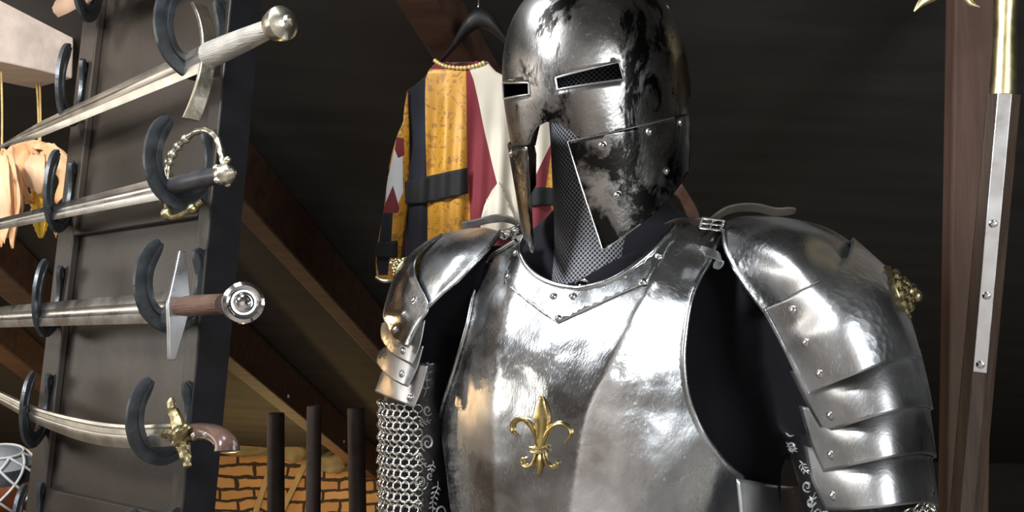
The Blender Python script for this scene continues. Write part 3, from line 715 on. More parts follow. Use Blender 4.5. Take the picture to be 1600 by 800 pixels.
def rock(cx, cy, rx, ry, seed, lab, off=.05):
    c = wallpt(cx, cy, off); k = (c - CAM).dot(FW) / F; mb = MB(); g = []
    for i in range(13):
        row = []
        for j in range(20):
            a = 2 * pi * j / 20; p = pi * i / 12; n = 1 + .3 * mnoise.noise(Vector((i * .35 + seed, cos(a) * 1.3, sin(a) * 1.3)))
            row.append(c + Vector((cos(a) * sin(p) ** .6 * rx * k, sin(a) * sin(p) ** .6 * .09, -cos(p) * ry * k)) * n)
        g.append(row)
    mb.grid(g, True); tag(obj('rubble_stone', mb, M['stone'], None, org=c - Vector((0, 0, ry * k))), lab, 'stone', 'stones on top of the brick wall')
rock(385, 700, 40, 13, 1.0, 'flat dusty stone on the brick wall left of the left iron pole', .12)
rock(462, 706, 22, 15, 4.0, 'lumpy dusty stone on the brick wall between left and middle iron poles', .12)
rock(525, 722, 26, 16, 7.0, 'squarish stone set in the brick wall between middle and right iron poles', .1)
rock(590, 722, 24, 18, 9.0, 'squarish stone set in the brick wall beside the chainmail sleeve', .1)

# ------------------------------------------------------------ costume on its hanger
def poly_in(p, poly): return inside(p, [Vector(q) for q in poly])
def cloth_D(x, y, back=False):
    k = max(-1, min(1, (x - 752) / 125)); e = math.sqrt(max(0, 1 - k * k))
    base = 1.885 + .05 * max(0, (110 - y) / 60)
    fold = (.006 * sin(x * .085 + y * .004) + .004 * sin(x * .21 + 1.3 + y * .01)) * min(1, max(0, (y - 110) / 150))
    return base + (.045 * e if back else -.055 * e) + (0 if back else fold)
cost = emp('jester_costume', P(750, 480, 1.88), 'gold, navy, burgundy and white striped costume hanging behind the armour', 'costume')
bo = [(681, 98), (690, 102), (702, 106), (726, 108), (748, 103), (762, 98), (775, 112), (815, 132), (862, 150), (878, 180), (880, 260), (884, 350), (886, 470), (636, 470), (635, 300), (634, 200), (636, 142), (650, 132), (663, 120), (671, 108)]
l1 = [(671, 108), (665, 122), (664, 150), (665, 220), (668, 320), (668, 470)]
l2 = [(728, 108), (729, 180), (730, 260), (734, 320), (738, 470)]
l3 = [(733, 107), (740, 125), (748, 160), (757, 205), (770, 260), (780, 300), (793, 345), (806, 400), (815, 470)]
l4 = [(766, 99), (785, 117), (794, 190), (802, 240), (814, 298), (828, 345), (842, 400), (850, 470)]
l5 = [(864, 152), (862, 222), (834, 280), (828, 300)]
l6 = [(884, 200), (862, 235), (853, 292), (868, 350)]
mats = [M['navy'], M['brocade'], M['burgundy'], M['cream'], M['white']]
pb = patch(bo, lambda x, y: P(x, y, cloth_D(x, y)), 4.5, lines=[l1, l2, l3, l4, l5, l6])
def px(v):
    d = v - CAM; D = d.dot(FW); return (800 + F * d.dot(RT) / D, 400 - F * d.dot(UP) / D)
gold = l1 + l2[::-1]; burg = l2 + l3[::-1]; whi = l3 + l4[::-1]
rw = [(800, 100), (864, 152), (862, 222), (834, 280), (828, 300), (800, 300)]
rg = [(890, 190), (884, 200), (862, 235), (853, 292), (868, 350), (890, 352)]
for i, f in enumerate(pb.f):
    c = sum((pb.v[k] for k in f), Vector()) / len(f); q = Vector(px(c))
    if poly_in(q, gold): m_ = 1
    elif poly_in(q, burg): m_ = 2
    elif poly_in(q, whi): m_ = 3
    elif q.x < 668: m_ = 0
    elif poly_in(q, rw): m_ = 3
    elif poly_in(q, rg): m_ = 1
    else: m_ = 2
    pb.m[i] = m_
obj('front_panel', pb, mats, cost, solid=.003, angle=180)
bb = patch(bo[6:] + bo[:1] + [(762, 96)], lambda x, y: P(x, y, cloth_D(x, y, True)), 9); obj('back_panel', bb, M['burgundy'], cost, solid=.003, angle=180)
# sleeve with harlequin pattern
so = [(637, 143), (640, 200), (641, 300), (634, 350), (627, 400), (616, 440), (600, 441), (588, 436), (587, 410), (592, 370), (600, 325), (604, 290), (611, 245), (620, 212), (630, 190), (632, 165)]
sleeve_D = lambda x, y: 1.875 - .03 * math.sqrt(max(0, 1 - ((x - 615 + (y - 300) * .09) / 30) ** 2)) + .003 * sin(y * .05)
pols = [([(619, 214), (631, 216), (632, 242), (622, 248), (617, 235)], 2), ([(616, 232), (622, 247), (629, 244), (630, 300), (622, 318), (614, 292), (603, 318), (604, 290)], 4), ([(614, 290), (624, 325), (622, 333), (598, 333), (602, 318)], 2), ([(598, 333), (614, 333), (611, 380), (606, 430), (592, 430), (588, 410)], 0)]
sb = patch(so, lambda x, y: P(x, y, sleeve_D(x, y)), 3.5, lines=[q[0] + q[0][:1] for q in pols])
for i, f in enumerate(sb.f):
    q = Vector(px(sum((sb.v[k] for k in f), Vector()) / len(f))); sb.m[i] = 1
    for pl, m_ in pols:
        if poly_in(q, pl): sb.m[i] = m_
obj('sleeve', sb, mats, cost, solid=.003, angle=180)
for nm, pl, off in (('belt', [(624, 285), (645, 281), (670, 275), (700, 268), (730, 262), (732, 302), (700, 310), (672, 316), (645, 319), (624, 318)], .007), ('belt', [(826, 292), (884, 294), (886, 320), (828, 322)], .007)):
    mb = patch(pl, lambda x, y: P(x, y, cloth_D(x, y) - off), 4.5); obj(nm, mb, M['blackband'], cost, solid=.003, angle=180)
mb = patch([(587, 379), (621, 376), (621, 402), (586, 402)], lambda x, y: P(x, y, sleeve_D(x, y) - .006), 4); obj('cuff_band', mb, M['blackband'], cost, solid=.003, angle=180)
mb = patch([(779, 284), (790, 300), (806, 347), (800, 372), (752, 372), (751, 345), (757, 320), (768, 298)], lambda x, y: P(x, y, cloth_D(x, y) - .008 - .004 * sin(y * .06)), 4.5); obj('sash_tail', mb, M['cream'], cost, solid=.003, angle=180)
mb = MB(); mb.tube(spline([P(x, y, sleeve_D(x, y) - .003) for x, y in ((588, 433), (596, 438), (606, 439), (616, 437))], 4), .0035, 8); obj('cuff_cord', mb, M['gilt'], cost)
mb = MB(); bp = spline([P(x, y, cloth_D(x, y) - .004) for x, y in ((680, 95), (689, 101), (703, 105), (726, 106), (746, 102), (760, 96))], 5)
L_ = 0; last = bp[0]; mb.sphere(last, .0042, 7)
for i in range(len(bp) - 1):
    for k in range(6):
        q = bp[i].lerp(bp[i + 1], k / 6)
        if (q - last).length > .0066: mb.sphere(q, .0042, 7); last = q
obj('bead_trim', mb, M['pearl'], cost)
hg = emp('coat_hanger', P(748, 16, 1.9), 'black coat hanger with arched shoulders carrying the striped costume', 'hanger')
mb = MB(); g = []
for (x, y, h, t) in ((676, 104, 3, .006), (690, 94, 4, .008), (704, 78, 6, .011), (716, 60, 11, .014), (730, 40, 16, .016), (748, 28, 17, .017), (766, 34, 16, .016), (782, 52, 11, .014), (800, 74, 6, .011), (824, 96, 4, .008), (844, 112, 3, .006)):
    c = P(x, y, 1.905); k = h * 1.9 / F; g.append([c + UP * (k * sin(a * pi / 5)) + FW * (t * cos(a * pi / 5)) for a in range(10)])
gg = [spline([r[j] for r in g], 4) for j in range(10)]; g = [[gg[j][i] for j in range(10)] for i in range(len(gg[0]))]
mb.grid(g, True); obj('shoulder_bar', mb, M['hanger'], hg)
mb = MB(); mb.tube(spline([P(748, 16, 1.905), P(748, 0, 1.905), P(748, -14, 1.905), P(756, -24, 1.905), P(764, -16, 1.905)], 4), .0022, 8); obj('hook', mb, M['chrome'], hg)

# ------------------------------------------------------------ suit of armour
YA = R(28); SO = Vector((.116, 1.295, 0)); SE = Vector((cos(YA), -sin(YA), 0)); SF = Vector((-sin(YA), -cos(YA), 0)); SZ = Vector((0, 0, 1))
def S(s, t, z): return SO + SE * s + SF * t + SZ * z
def solve(x, y, t):
    d = ray(x, y); p = CAM + d * ((SO + SF * t - CAM).dot(SF) / d.dot(SF)); q = p - SO; return q.dot(SE), p.z
def interp(tab, x):
    if x <= tab[0][0]: return tab[0][1]
    for (a, b), (c, d) in zip(tab, tab[1:]):
        if x <= c:
            t = (x - a) / (c - a); return b + (d - b) * t
    return tab[-1][1]
suit = emp('suit_of_armour', (SO.x, SO.y, 0), 'polished steel armour with blackened helmet and gold fleur-de-lis on its chest', 'armour')
TC = [(1.0, .100), (1.1, .125), (1.2, .142), (1.3, .148), (1.38, .138), (1.44, .120), (1.49, .094), (1.53, .064), (1.57, .024), (1.62, -.03)]
TC = [tuple(q) for q in spline([(a, b, 0) for a, b in TC], 6)]; TC = [(q[0], q[1]) for q in TC]
SR = [(1.0, .0), (1.21, .018), (1.325, .04), (1.468, .103), (1.62, .115)]
cA = solve(1092, 684, .08); cB = solve(1000, 792, .09)
cd_ = Vector((cB[0] - cA[0], cB[1] - cA[1])).normalized(); cn = Vector((-cd_.y, cd_.x)); cn = cn if cn.x > 0 else -cn
def chest(s, z):
    t = interp(TC, z); sc = interp(SR, z) if s > 0 else .079
    a = abs(s)
    kk = .11; a_ = math.sqrt(a * a + .00015) - .012
    if a <= sc: v = t - kk * a_
    elif s < 0: d = a - sc; v = t - kk * a_ - (.60 - kk) * d - 1.9 * d * d
    else:
        ce = t - kk * (math.sqrt(sc * sc + .00015) - .012); v = ce + .60 * (sc - .04) - .60 * (s - .04) - 1.9 * max(0, s - .06) ** 2
    dd = (Vector((s, z)) - Vector(cA)).dot(cn)
    if dd > 0: v -= .55 * dd
    return v
mb = MB(); g = []
for i in range(131):
    z = .98 + .62 * i / 130; g.append([S(s, chest(s, z), z) for s in [-.27 + .54 * j / 180 for j in range(181)]])
mb.grid(g); CH = bvh(mb)
def onchest(off=0.0): return lambda x, y: cast(CH, x, y, off)[0]
neck = [(822, 371), (815, 385), (816, 402), (826, 420), (842, 434), (862, 444), (885, 450), (907, 452), (930, 448), (955, 440), (980, 426), (1005, 408), (1027, 388), (1043, 368), (1052, 354)]
armR = [(1130, 366), (1118, 388), (1110, 408), (1096, 430), (1083, 455), (1075, 485), (1070, 520), (1067, 555), (1069, 590), (1075, 622), (1085, 650), (1098, 678), (1115, 703), (1135, 727), (1158, 745), (1178, 752)]
armL = [(689, 655), (697, 625), (710, 585), (722, 545), (733, 505), (740, 470), (748, 440), (757, 418), (770, 402), (790, 388), (808, 377)]
def smooth2(pl, n=4): return [(v.x, v.y) for v in spline([(a, b, 0) for a, b in pl], n)]
outl = smooth2(neck) + [(1075, 349), (1100, 350), (1122, 356)] + smooth2(armR) + [(1185, 790), (1188, 880), (1150, 905), (850, 905), (722, 890), (712, 830), (703, 790), (697, 740), (691, 695)] + smooth2(armL)
def creasepx(s_of_z, z0, z1, n=14):
    out = []
    for i in range(n + 1):
        z = z0 + (z1 - z0) * i / n; s = s_of_z(z); out.append(px(S(s, chest(s, z), z)))
    return out
lines = [creasepx(lambda z: -.079, 1.17, 1.455), creasepx(lambda z: interp(SR, z), 1.17, 1.46), creasepx(lambda z: 0.0, 1.17, 1.40), [px(S(cA[0] + (cB[0] - cA[0]) * t, chest(cA[0] + (cB[0] - cA[0]) * t, cA[1] + (cB[1] - cA[1]) * t), cA[1] + (cB[1] - cA[1]) * t)) for t in (.06, .3, .6, 1.0, 1.3)]]
bmesh_ = patch(outl, onchest(), 6.5, lines=lines)
breast = obj('breastplate', bmesh_, M['steel'], suit, solid=.0025, angle=180)
vpl = smooth2(neck) + [(1067, 350), (1060, 366), (1030, 411), (1011, 443), (960, 465), (915, 486), (872, 506), (850, 492), (820, 469), (790, 445), (792, 415), (800, 392), (812, 374)]
vp = patch(vpl, onchest(.0028), 6); gor = obj('neck_plate', vp, M['steel'], breast, solid=.002, angle=180)
def edge(name, pl, r, parent, mt='steel', off=.002, surf=None):
    mb = MB(); mb.tube([cast(surf or CH, x, y, off)[0] for x, y in smooth2(pl, 3)], r, 10); return obj(name, mb, M[mt], parent)
edge('rolled_edge', neck, .0034, breast, off=.003); edge('rolled_edge', armR[:-1], .0036, breast); edge('rolled_edge', armL, .0030, breast)
rivets('rivet', bvh(vp), [(794, 432), (806, 395), (865, 463), (895, 463), (872, 497), (1004, 440), (1030, 399)], 5.2, gor, M['rivet'])
# fleur-de-lis
ff = MB(); q0, n0 = cast(CH, 848, 680)
def ftube(pl, rad, off=.003, n=10, k=5):
    pts = smooth2(pl, k); m = len(pts); rs = []
    for i in range(m):
        u = i * (len(rad) - 1) / (m - 1); a = int(min(u, len(rad) - 2)); rs.append((rad[a] + (rad[a + 1] - rad[a]) * (u - a)) * 1.17 / F)
    ff.tube([cast(CH, x, y, off)[0] for x, y in pts], rs, n, flat=.6, up=n0.cross(Vector((.3, 0, 1))) if False else None)
def petal(outline_rows):
    g = []
    for (xl, xr, y, hgt) in outline_rows:
        row = []
        for k in range(9):
            u = k / 8; x = xl + (xr - xl) * u; a = 1 - abs(2 * u - 1); row.append(cast(CH, x, y, .0008 + hgt * (a ** .7) + (.0012 if k in (1, 7) else 0))[0])
        g.append(row)
    cols = [spline([r[j] for r in g], 4) for j in range(9)]
    ff.grid([[cols[j][i] for j in range(9)] for i in range(len(cols[0]))])
petal([(847, 849, 619, .001), (842, 855, 628, .004), (838, 859, 640, .006), (835, 861, 652, .0065), (836, 860, 664, .006), (838, 857, 677, .006), (840, 852, 690, .006), (840, 850, 700, .006)])
ftube([(841, 698), (838, 682), (832, 668), (822, 657), (811, 655), (803, 661), (802, 673), (809, 681)], [2.6, 3.6, 4.6, 5, 4.4, 3.8, 3.2, 1.8])
ftube([(849, 700), (851, 686), (857, 673), (866, 664), (879, 661), (890, 668), (893, 680), (884, 692)], [2.6, 3.6, 4.6, 5, 4.6, 4.2, 3.4, 1.8])
ftube([(832, 698), (845, 700), (857, 697)], [3.4, 4, 3.4], .005); ftube([(833, 705), (845, 707), (856, 704)], [3.2, 3.8, 3.2], .005)
ftube([(840, 706), (837, 716), (832, 725), (823, 728), (817, 722), (819, 715)], [2.6, 3.4, 3.8, 3.6, 3.2, 2.4])
ftube([(850, 706), (852, 717), (858, 727), (867, 730), (873, 724), (871, 719)], [2.6, 3.4, 3.8, 3.6, 3.4, 2.8])
petal([(842, 848, 706, .003), (840, 850, 716, .005), (839, 850, 726, .005), (840, 847, 736, .004), (842, 843, 744, .001)])
obj('fleur_de_lis', ff, M['brass'], breast, label='gold fleur-de-lis ornament')
# shiny side plate below the arm hole
g = loftgrid(pxrows([[(1152, 748, 1.165), (1180, 752, 1.18), (1212, 758, 1.215), (1240, 760, 1.265), (1255, 760, 1.33)], [(1158, 820, 1.165), (1188, 822, 1.18), (1218, 826, 1.215), (1246, 828, 1.265), (1260, 826, 1.33)], [(1160, 920, 1.165), (1190, 920, 1.18), (1220, 920, 1.215), (1246, 920, 1.265), (1260, 920, 1.33)]]), 6, 8)
mb = MB(); mb.grid(g); orient(mb); obj('side_plate', mb, M['lame'], suit, solid=.002, angle=180)

# mannequin: torso, shoulders and arms in one skin
mb = MB()
TR = [(.93, .16, .09, 0), (1.0, .175, .095, -.01), (1.1, .20, .095, -.02), (1.2, .212, .092, -.025), (1.3, .215, .086, -.03), (1.40, .210, .078, -.03), (1.47, .19, .070, -.028), (1.52, .150, .062, -.026), (1.555, .105, .058, -.03), (1.58, .075, .056, -.03), (1.62, .062, .056, -.03)]
g = []
for (z, a, b, c) in TR:
    row = []
    for k in range(40):
        ss = a * cos(2 * pi * k / 40); tt = c + b * sin(2 * pi * k / 40)
        if z < 1.54: tt = min(tt, max(chest(ss, z) - .022, c - .02))
        row.append(S(ss, tt, z))
    g.append(row)
gg = [spline([r[j] for r in g], 3) for j in range(40)]; g = [[gg[j][i] for j in range(40)] for i in range(len(gg[0]))]
o = mb.grid(g, True); mb.f.append([o + k for k in range(40)][::-1]); mb.m.append(0); nn = len(mb.v); mb.f.append([nn - 40 + k for k in range(40)]); mb.m.append(0)
armLp = [S(-.150, -.02, 1.475), P(692, 470, 1.45), P(662, 560, 1.46), P(657, 660, 1.46), P(657, 800, 1.455), P(659, 960, 1.45), P(664, 1040, 1.44)]
armRp = [S(.150, -.02, 1.475), P(1235, 455, 1.26), P(1290, 560, 1.215), P(1320, 680, 1.20), P(1346, 800, 1.19), P(1360, 980, 1.18), P(1360, 1050, 1.16)]
mb.tube(spline(armLp, 4), [.058] * 4 + [.056] * 4 + [.052] * 4 + [.044] * 4 + [.042] * 4 + [.040] * 4 + [.036], 20)
mb.tube(spline(armRp, 4), [.062] * 4 + [.072] * 4 + [.074] * 4 + [.060] * 4 + [.048] * 4 + [.044] * 4 + [.036], 20)
body = obj('velvet_tunic', mb, M['velvet'], suit, angle=180)
md = body.modifiers.new('remesh', 'REMESH'); md.mode = 'VOXEL'; md.voxel_size = .006; md.use_smooth_shade = True
md = body.modifiers.new('soft', 'SMOOTH'); md.iterations = 6; md.factor = .5
# stand
zb = P(1366, 1050, 1.11).z
mb = MB(); mb.lathe([(.0, 0), (.2, 0), (.2, .012), (.19, .018), (.03, .022), (.018, .03), (.018, .95), (0, .95)], S(0, 0, 0), SZ, 28); obj('stand', mb, M['poleiron'], suit)

# lower arms: tooled leather and mail
def armframe(path, i):
    t = (path[min(i + 1, len(path) - 1)] - path[max(i - 1, 0)]).normalized(); return t
def armtube(path, i0, i1, rad, a0, a1, na, amp=0.0, sub=6):
    sp = spline(path[i0:i1 + 1], sub); g = []
    for i, p in enumerate(sp):
        t = armframe(sp, i); tc = CAM - p; tc.z = 0; v = (tc - t * tc.dot(t)).normalized(); u = t.cross(v); u = u if u.x > 0 else -u
        r = rad(i / (len(sp) - 1)); g.append([p + (v * cos(a) + u * sin(a)) * r for a in [a0 + (a1 - a0) * k / na for k in range(na + 1)]])
    return g, sp
g, sp = armtube(armLp, 2, 5, lambda t: .0535 - .003 * t, -pi, pi, 40); mb = MB(); mb.grid(g)
lb = MB(); lb.grid(g); LB = bvh(lb); leaL = obj('leather_sleeve', mb, M['leather'], suit, angle=180)
g, sp = armtube(armRp, 2, 5, lambda t: .070 - .010 * t, -pi, pi, 40); mb = MB(); mb.grid(g)
lb = MB(); lb.grid(g); RB = bvh(lb); leaR = obj('leather_sleeve', mb, M['leather'], suit, angle=180)
def scrolls(tree, parent, spirals, sprigs):
    mb = MB()
    for (cx, cy, r, turns, a0) in spirals:
        pts = []
        for i in range(26):
            u = i / 25; a = a0 + u * turns * 2 * pi; rr = r * (1 - u * .86); pts.append(cast(tree, cx + rr * cos(a) * .8, cy + rr * sin(a), .0006)[0])
        mb.tube(pts, [.0004 + .0012 * sin(pi * min(1, i / 25 + .12)) for i in range(26)], 6)
    for (x0, y0, x1, y1, nl) in sprigs:
        pts = [(x0 + (x1 - x0) * i / 8 + 2 * sin(i), y0 + (y1 - y0) * i / 8) for i in range(9)]
        mb.tube([cast(tree, x, y, .0005)[0] for x, y in pts], .0007, 6)
        dx, dy = (x1 - x0), (y1 - y0); l = math.hypot(dx, dy); dx /= l; dy /= l
        for i in range(1, nl):
            u = i / nl; bx, by = x0 + (x1 - x0) * u, y0 + (y1 - y0) * u; ll = 9 * (1 - .3 * u)
            for sg in (-1, 1):
                ex, ey = bx + (-dy * sg * .8 + dx * .6) * ll, by + (dx * sg * .8 + dy * .6) * ll
                mb.tube([cast(tree, bx, by, .0004)[0], cast(tree, (bx + ex) / 2 - dy * sg, (by + ey) / 2, .0008)[0], cast(tree, ex, ey, .0004)[0]], [.0004, .0013, .0003], 6)
    obj('tooled_scrollwork', mb, M['silverpaint'], parent, label='rubbed silver scroll pattern')
scrolls(LB, leaL, [(668, 641, 9, 1.3, .5), (668, 692, 14, 1.6, 2), (658, 754, 13, 1.8, 0), (672, 744, 6, 1.2, 1), (676, 560, 7, 1.2, 1), (664, 590, 6, 1.2, 3), (690, 800, 12, 1.6, 1), (656, 812, 9, 1.4, 2)],
        [(650, 664, 672, 656, 4), (662, 620, 676, 545, 6), (676, 720, 673, 738, 3), (650, 704, 664, 730, 4), (684, 752, 674, 800, 6), (660, 778, 652, 800, 3)])
scrolls(RB, leaR, [(1236, 672, 10, 1.4, 1), (1230, 650, 7, 1.2, 2), (1246, 660, 6, 1.2, 0), (1238, 700, 9, 1.5, 3), (1262, 760, 9, 1.4, 1), (1268, 785, 8, 1.4, 0), (1240, 640, 6, 1.1, 0)],
        [(1226, 690, 1244, 706, 4), (1229, 585, 1226, 640, 5), (1250, 720, 1262, 740, 4), (1268, 800, 1272, 770, 3)])
def mail(path, i0, i1, rad, a0, a1, cols, step, rr, rt, name, suitp):
    sp = spline(path[i0:i1 + 1], 40); mb = MB(); acc = 0; row = 0; last = sp[0]
    for i in range(1, len(sp) - 1):
        acc += (sp[i] - sp[i - 1]).length
        if acc < step: continue
        acc = 0; row += 1; p = sp[i]; t = (sp[i + 1] - sp[i - 1]).normalized(); tc = CAM - p; tc.z = 0; v = (tc - t * tc.dot(t)).normalized(); u = t.cross(v); u = u if u.x > 0 else -u
        for c in range(cols):
            a = a0 + (a1 - a0) * (c + .5 * (row % 2)) / cols; n = v * cos(a) + u * sin(a); tg = t.cross(n).normalized()
            ax = (n + t * (.55 if row % 2 else -.55) + tg * random.uniform(-.12, .12)).normalized()
            mb.torus(p + n * (rad + random.uniform(-.0006, .0006)), ax, rr, rt, 14, 5)
    return tag(obj(name, mb, M['mailring'], suitp, angle=180), kind='stuff')
M['mailring'] = mat('mail_rings', (.74, .72, .66), .22, 1, .15, 90)
mail(armLp[:2] + [P(656, 622, 1.46)] + armLp[4:], 2, 4, .0575, R(-190), R(3), 16, .0078, .0066, .00125, 'mail_sleeve', suit)
mail([P(1356, 768, 1.15), P(1362, 810, 1.15), P(1372, 980, 1.14)], 0, 2, .066, R(-60), R(190), 20, .0085, .0072, .0014, 'mail_sleeve', suit)

# pauldrons
def wrapcol(rows, dx, dD):
    return [r + [(r[-1][0] + dx * .4, r[-1][1] + 3, r[-1][2] + dD * .45), (r[-1][0] + dx * 1.6, r[-1][1] + 8, r[-1][2] + dD)] for r in rows]
def plate(name, rows, parent, m, nu=7, nv=9, th=.0018, label=None):
    g = loftgrid(pxrows(rows), nu, nv); mb = MB(); mb.grid(g); orient(mb); mb2 = MB(); mb2.v, mb2.f = mb.v, mb.f
    o = obj(name, mb, M[m], parent, solid=th, angle=180, label=label); return o, bvh(mb), g
def rim(g, which, r, parent, m='steel', off=0):
    pts = {'top': g[0], 'bottom': g[-1], 'left': [q[0] for q in g], 'right': [q[-1] for q in g]}[which]
    mb = MB(); mb.tube(pts, r, 8); obj('rolled_edge', mb, M[m], parent)
# his left shoulder (right in the photograph)
cap = [[(1130, 345, 1.22), (1160, 338, 1.25), (1200, 337, 1.27), (1240, 342, 1.28), (1270, 350, 1.29), (1300, 366, 1.29)],
       [(1131, 352, 1.20), (1175, 345, 1.19), (1220, 342, 1.20), (1262, 348, 1.22), (1300, 360, 1.24), (1324, 374, 1.26)],
       [(1136, 390, 1.175), (1180, 375, 1.135), (1230, 368, 1.12), (1275, 372, 1.135), (1310, 384, 1.17), (1330, 388, 1.23)],
       [(1160, 437, 1.15), (1200, 420, 1.10), (1245, 408, 1.075), (1285, 405, 1.09), (1315, 405, 1.13), (1333, 396, 1.21)],
       [(1196, 486, 1.125), (1230, 470, 1.08), (1270, 448, 1.055), (1303, 430, 1.07), (1326, 412, 1.11), (1338, 396, 1.20)]]
main = [[(1193, 482, 1.122), (1228, 467, 1.076), (1268, 446, 1.051), (1302, 427, 1.065), (1324, 405, 1.105), (1333, 372, 1.19)],
        [(1212, 517, 1.11), (1248, 500, 1.065), (1290, 476, 1.035), (1330, 453, 1.045), (1355, 428, 1.085), (1367, 402, 1.18)],
        [(1228, 548, 1.10), (1265, 530, 1.05), (1310, 505, 1.02), (1352, 482, 1.03), (1382, 457, 1.07), (1395, 432, 1.16)],
        [(1246, 585, 1.092), (1283, 567, 1.042), (1328, 545, 1.013), (1375, 525, 1.022), (1408, 510, 1.06), (1423, 500, 1.145)],
        [(1262, 616, 1.085), (1300, 600, 1.035), (1345, 582, 1.008), (1390, 565, 1.018), (1425, 559, 1.055), (1441, 562, 1.13)]]
lameR = [([(1234, 580, 1.10), (1275, 572, 1.05), (1330, 555, 1.025), (1380, 540, 1.03), (1415, 535, 1.07), (1437, 545, 1.14)], [(1258, 628, 1.096), (1302, 617, 1.043), (1352, 602, 1.018), (1397, 590, 1.022), (1429, 586, 1.065), (1449, 594, 1.135)], [(1286, 677, 1.09), (1330, 663, 1.035), (1375, 648, 1.01), (1415, 639, 1.018), (1443, 634, 1.06), (1458, 638, 1.13)]),
         ([(1248, 634, 1.105), (1290, 640, 1.055), (1340, 630, 1.03), (1390, 615, 1.035), (1425, 605, 1.075), (1448, 615, 1.145)], [(1264, 688, 1.103), (1310, 685, 1.05), (1357, 675, 1.025), (1403, 664, 1.03), (1435, 658, 1.07), (1456, 664, 1.14)], [(1286, 738, 1.10), (1330, 728, 1.045), (1375, 718, 1.02), (1415, 711, 1.027), (1445, 708, 1.065), (1463, 713, 1.135)]),
         ([(1256, 697, 1.115), (1300, 705, 1.062), (1350, 695, 1.037), (1395, 685, 1.042), (1430, 680, 1.082), (1452, 690, 1.15)], [(1268, 750, 1.112), (1317, 752, 1.058), (1365, 745, 1.032), (1408, 738, 1.037), (1440, 735, 1.076), (1460, 742, 1.146)], [(1290, 797, 1.108), (1335, 797, 1.052), (1380, 793, 1.027), (1420, 788, 1.035), (1448, 786, 1.072), (1466, 791, 1.14)])]
flat_ = lambda rows: [[(x, y, D - (.020 if k == 0 else .007 if k == 1 else 0)) for k, (x, y, D) in enumerate(r)] for r in rows]
main = flat_(main); lameR = [[[(x, y, D + (.020, .005, 0)[i]) for (x, y, D) in flat_([r])[0]] for i, r in enumerate(l)] for l in lameR]
def pauld(name_rows, rivpts, sgn, label):
    cap_, main_, lames = name_rows
    sp_, tr, g = plate('pauldron', wrapcol(cap_, -6 * sgn, .05), suit, 'steel_h', label=label)
    trees = []
    mp, tm, gm = plate('upper_plate', wrapcol(main_, -10 * sgn, .06), sp_, 'steel_h' if sgn > 0 else 'steel')
    for k, l in enumerate(lames):
        lo, tl, gl = plate('lame', wrapcol(list(l), -8 * sgn, .07), sp_, 'lame'); trees.append(tl)
    for i, pts in rivpts: rivets('rivet', tm if i < 0 else trees[i], pts, 6.2 if sgn > 0 else 5.0, sp_, M['rivet'])
    return sp_, tr, tm, g, gm
pR, tcR, tmR, gR, gmR = pauld((cap, main, lameR), [(-1, [(1239, 485), (1259, 536), (1281, 585)]), (0, [(1297, 650)]), (1, [(1298, 711)]), (2, [(1301, 775)])], 1, 'shoulder guard of hammered steel with lion ornament')
rim(gR, 'left', .0034, pR, 'steel'); rim([r[:40] for r in gmR], 'left', .0022, pR, 'steel')
capL = [[(782, 362, 1.37), (760, 356, 1.40), (735, 357, 1.43), (705, 362, 1.45), (688, 367, 1.46)],
        [(765, 385, 1.345), (740, 375, 1.365), (712, 374, 1.39), (685, 380, 1.42), (664, 386, 1.44)],
        [(742, 409, 1.33), (715, 400, 1.34), (690, 398, 1.365), (668, 402, 1.39), (646, 410, 1.42)],
        [(715, 437, 1.325), (695, 430, 1.33), (675, 428, 1.35), (658, 430, 1.375), (642, 434, 1.40)],
        [(690, 459, 1.33), (680, 457, 1.335), (667, 455, 1.35), (655, 454, 1.37), (644, 452, 1.39)],
        [(668, 480, 1.34), (665, 478, 1.345), (661, 475, 1.355), (655, 470, 1.37), (648, 464, 1.385)]]
mainL = [[(690, 366, 1.445), (677, 371, 1.45), (664, 378, 1.46), (655, 385, 1.47), (648, 391, 1.49)],
         [(655, 396, 1.400), (645, 399, 1.415), (636, 404, 1.435), (628, 411, 1.455), (622, 420, 1.48)],
         [(648, 430, 1.372), (636, 432, 1.385), (624, 437, 1.405), (615, 443, 1.43), (608, 452, 1.46)],
         [(668, 478, 1.328), (648, 477, 1.345), (628, 479, 1.365), (612, 482, 1.395), (599, 487, 1.44)],
         [(655, 505, 1.328), (643, 510, 1.335), (628, 510, 1.36), (613, 506, 1.39), (600, 500, 1.43)],
         [(637, 543, 1.333), (630, 540, 1.34), (621, 534, 1.36), (612, 525, 1.39), (603, 510, 1.43)]]
lameL = [([(664, 500, 1.343), (650, 500, 1.35), (630, 500, 1.37), (612, 500, 1.40), (597, 505, 1.445)], [(657, 538, 1.343), (643, 534, 1.349), (625, 530, 1.369), (609, 524, 1.40), (595, 517, 1.443)], [(644, 571, 1.343), (634, 566, 1.35), (620, 558, 1.37), (607, 547, 1.40), (596, 530, 1.44)]),
         ([(662, 540, 1.352), (645, 540, 1.357), (625, 540, 1.377), (607, 540, 1.407), (594, 548, 1.452)], [(652, 575, 1.352), (637, 572, 1.357), (619, 566, 1.377), (603, 560, 1.407), (590, 557, 1.45)], [(637, 605, 1.352), (627, 601, 1.357), (613, 593, 1.377), (600, 582, 1.407), (589, 567, 1.447)]),
         ([(669, 571, 1.36), (650, 568, 1.363), (628, 568, 1.383), (607, 573, 1.416), (596, 582, 1.46)], [(660, 606, 1.36), (642, 600, 1.364), (621, 596, 1.385), (603, 595, 1.417), (591, 597, 1.459)], [(647, 637, 1.36), (632, 632, 1.366), (615, 625, 1.387), (600, 618, 1.418), (586, 611, 1.458)])]
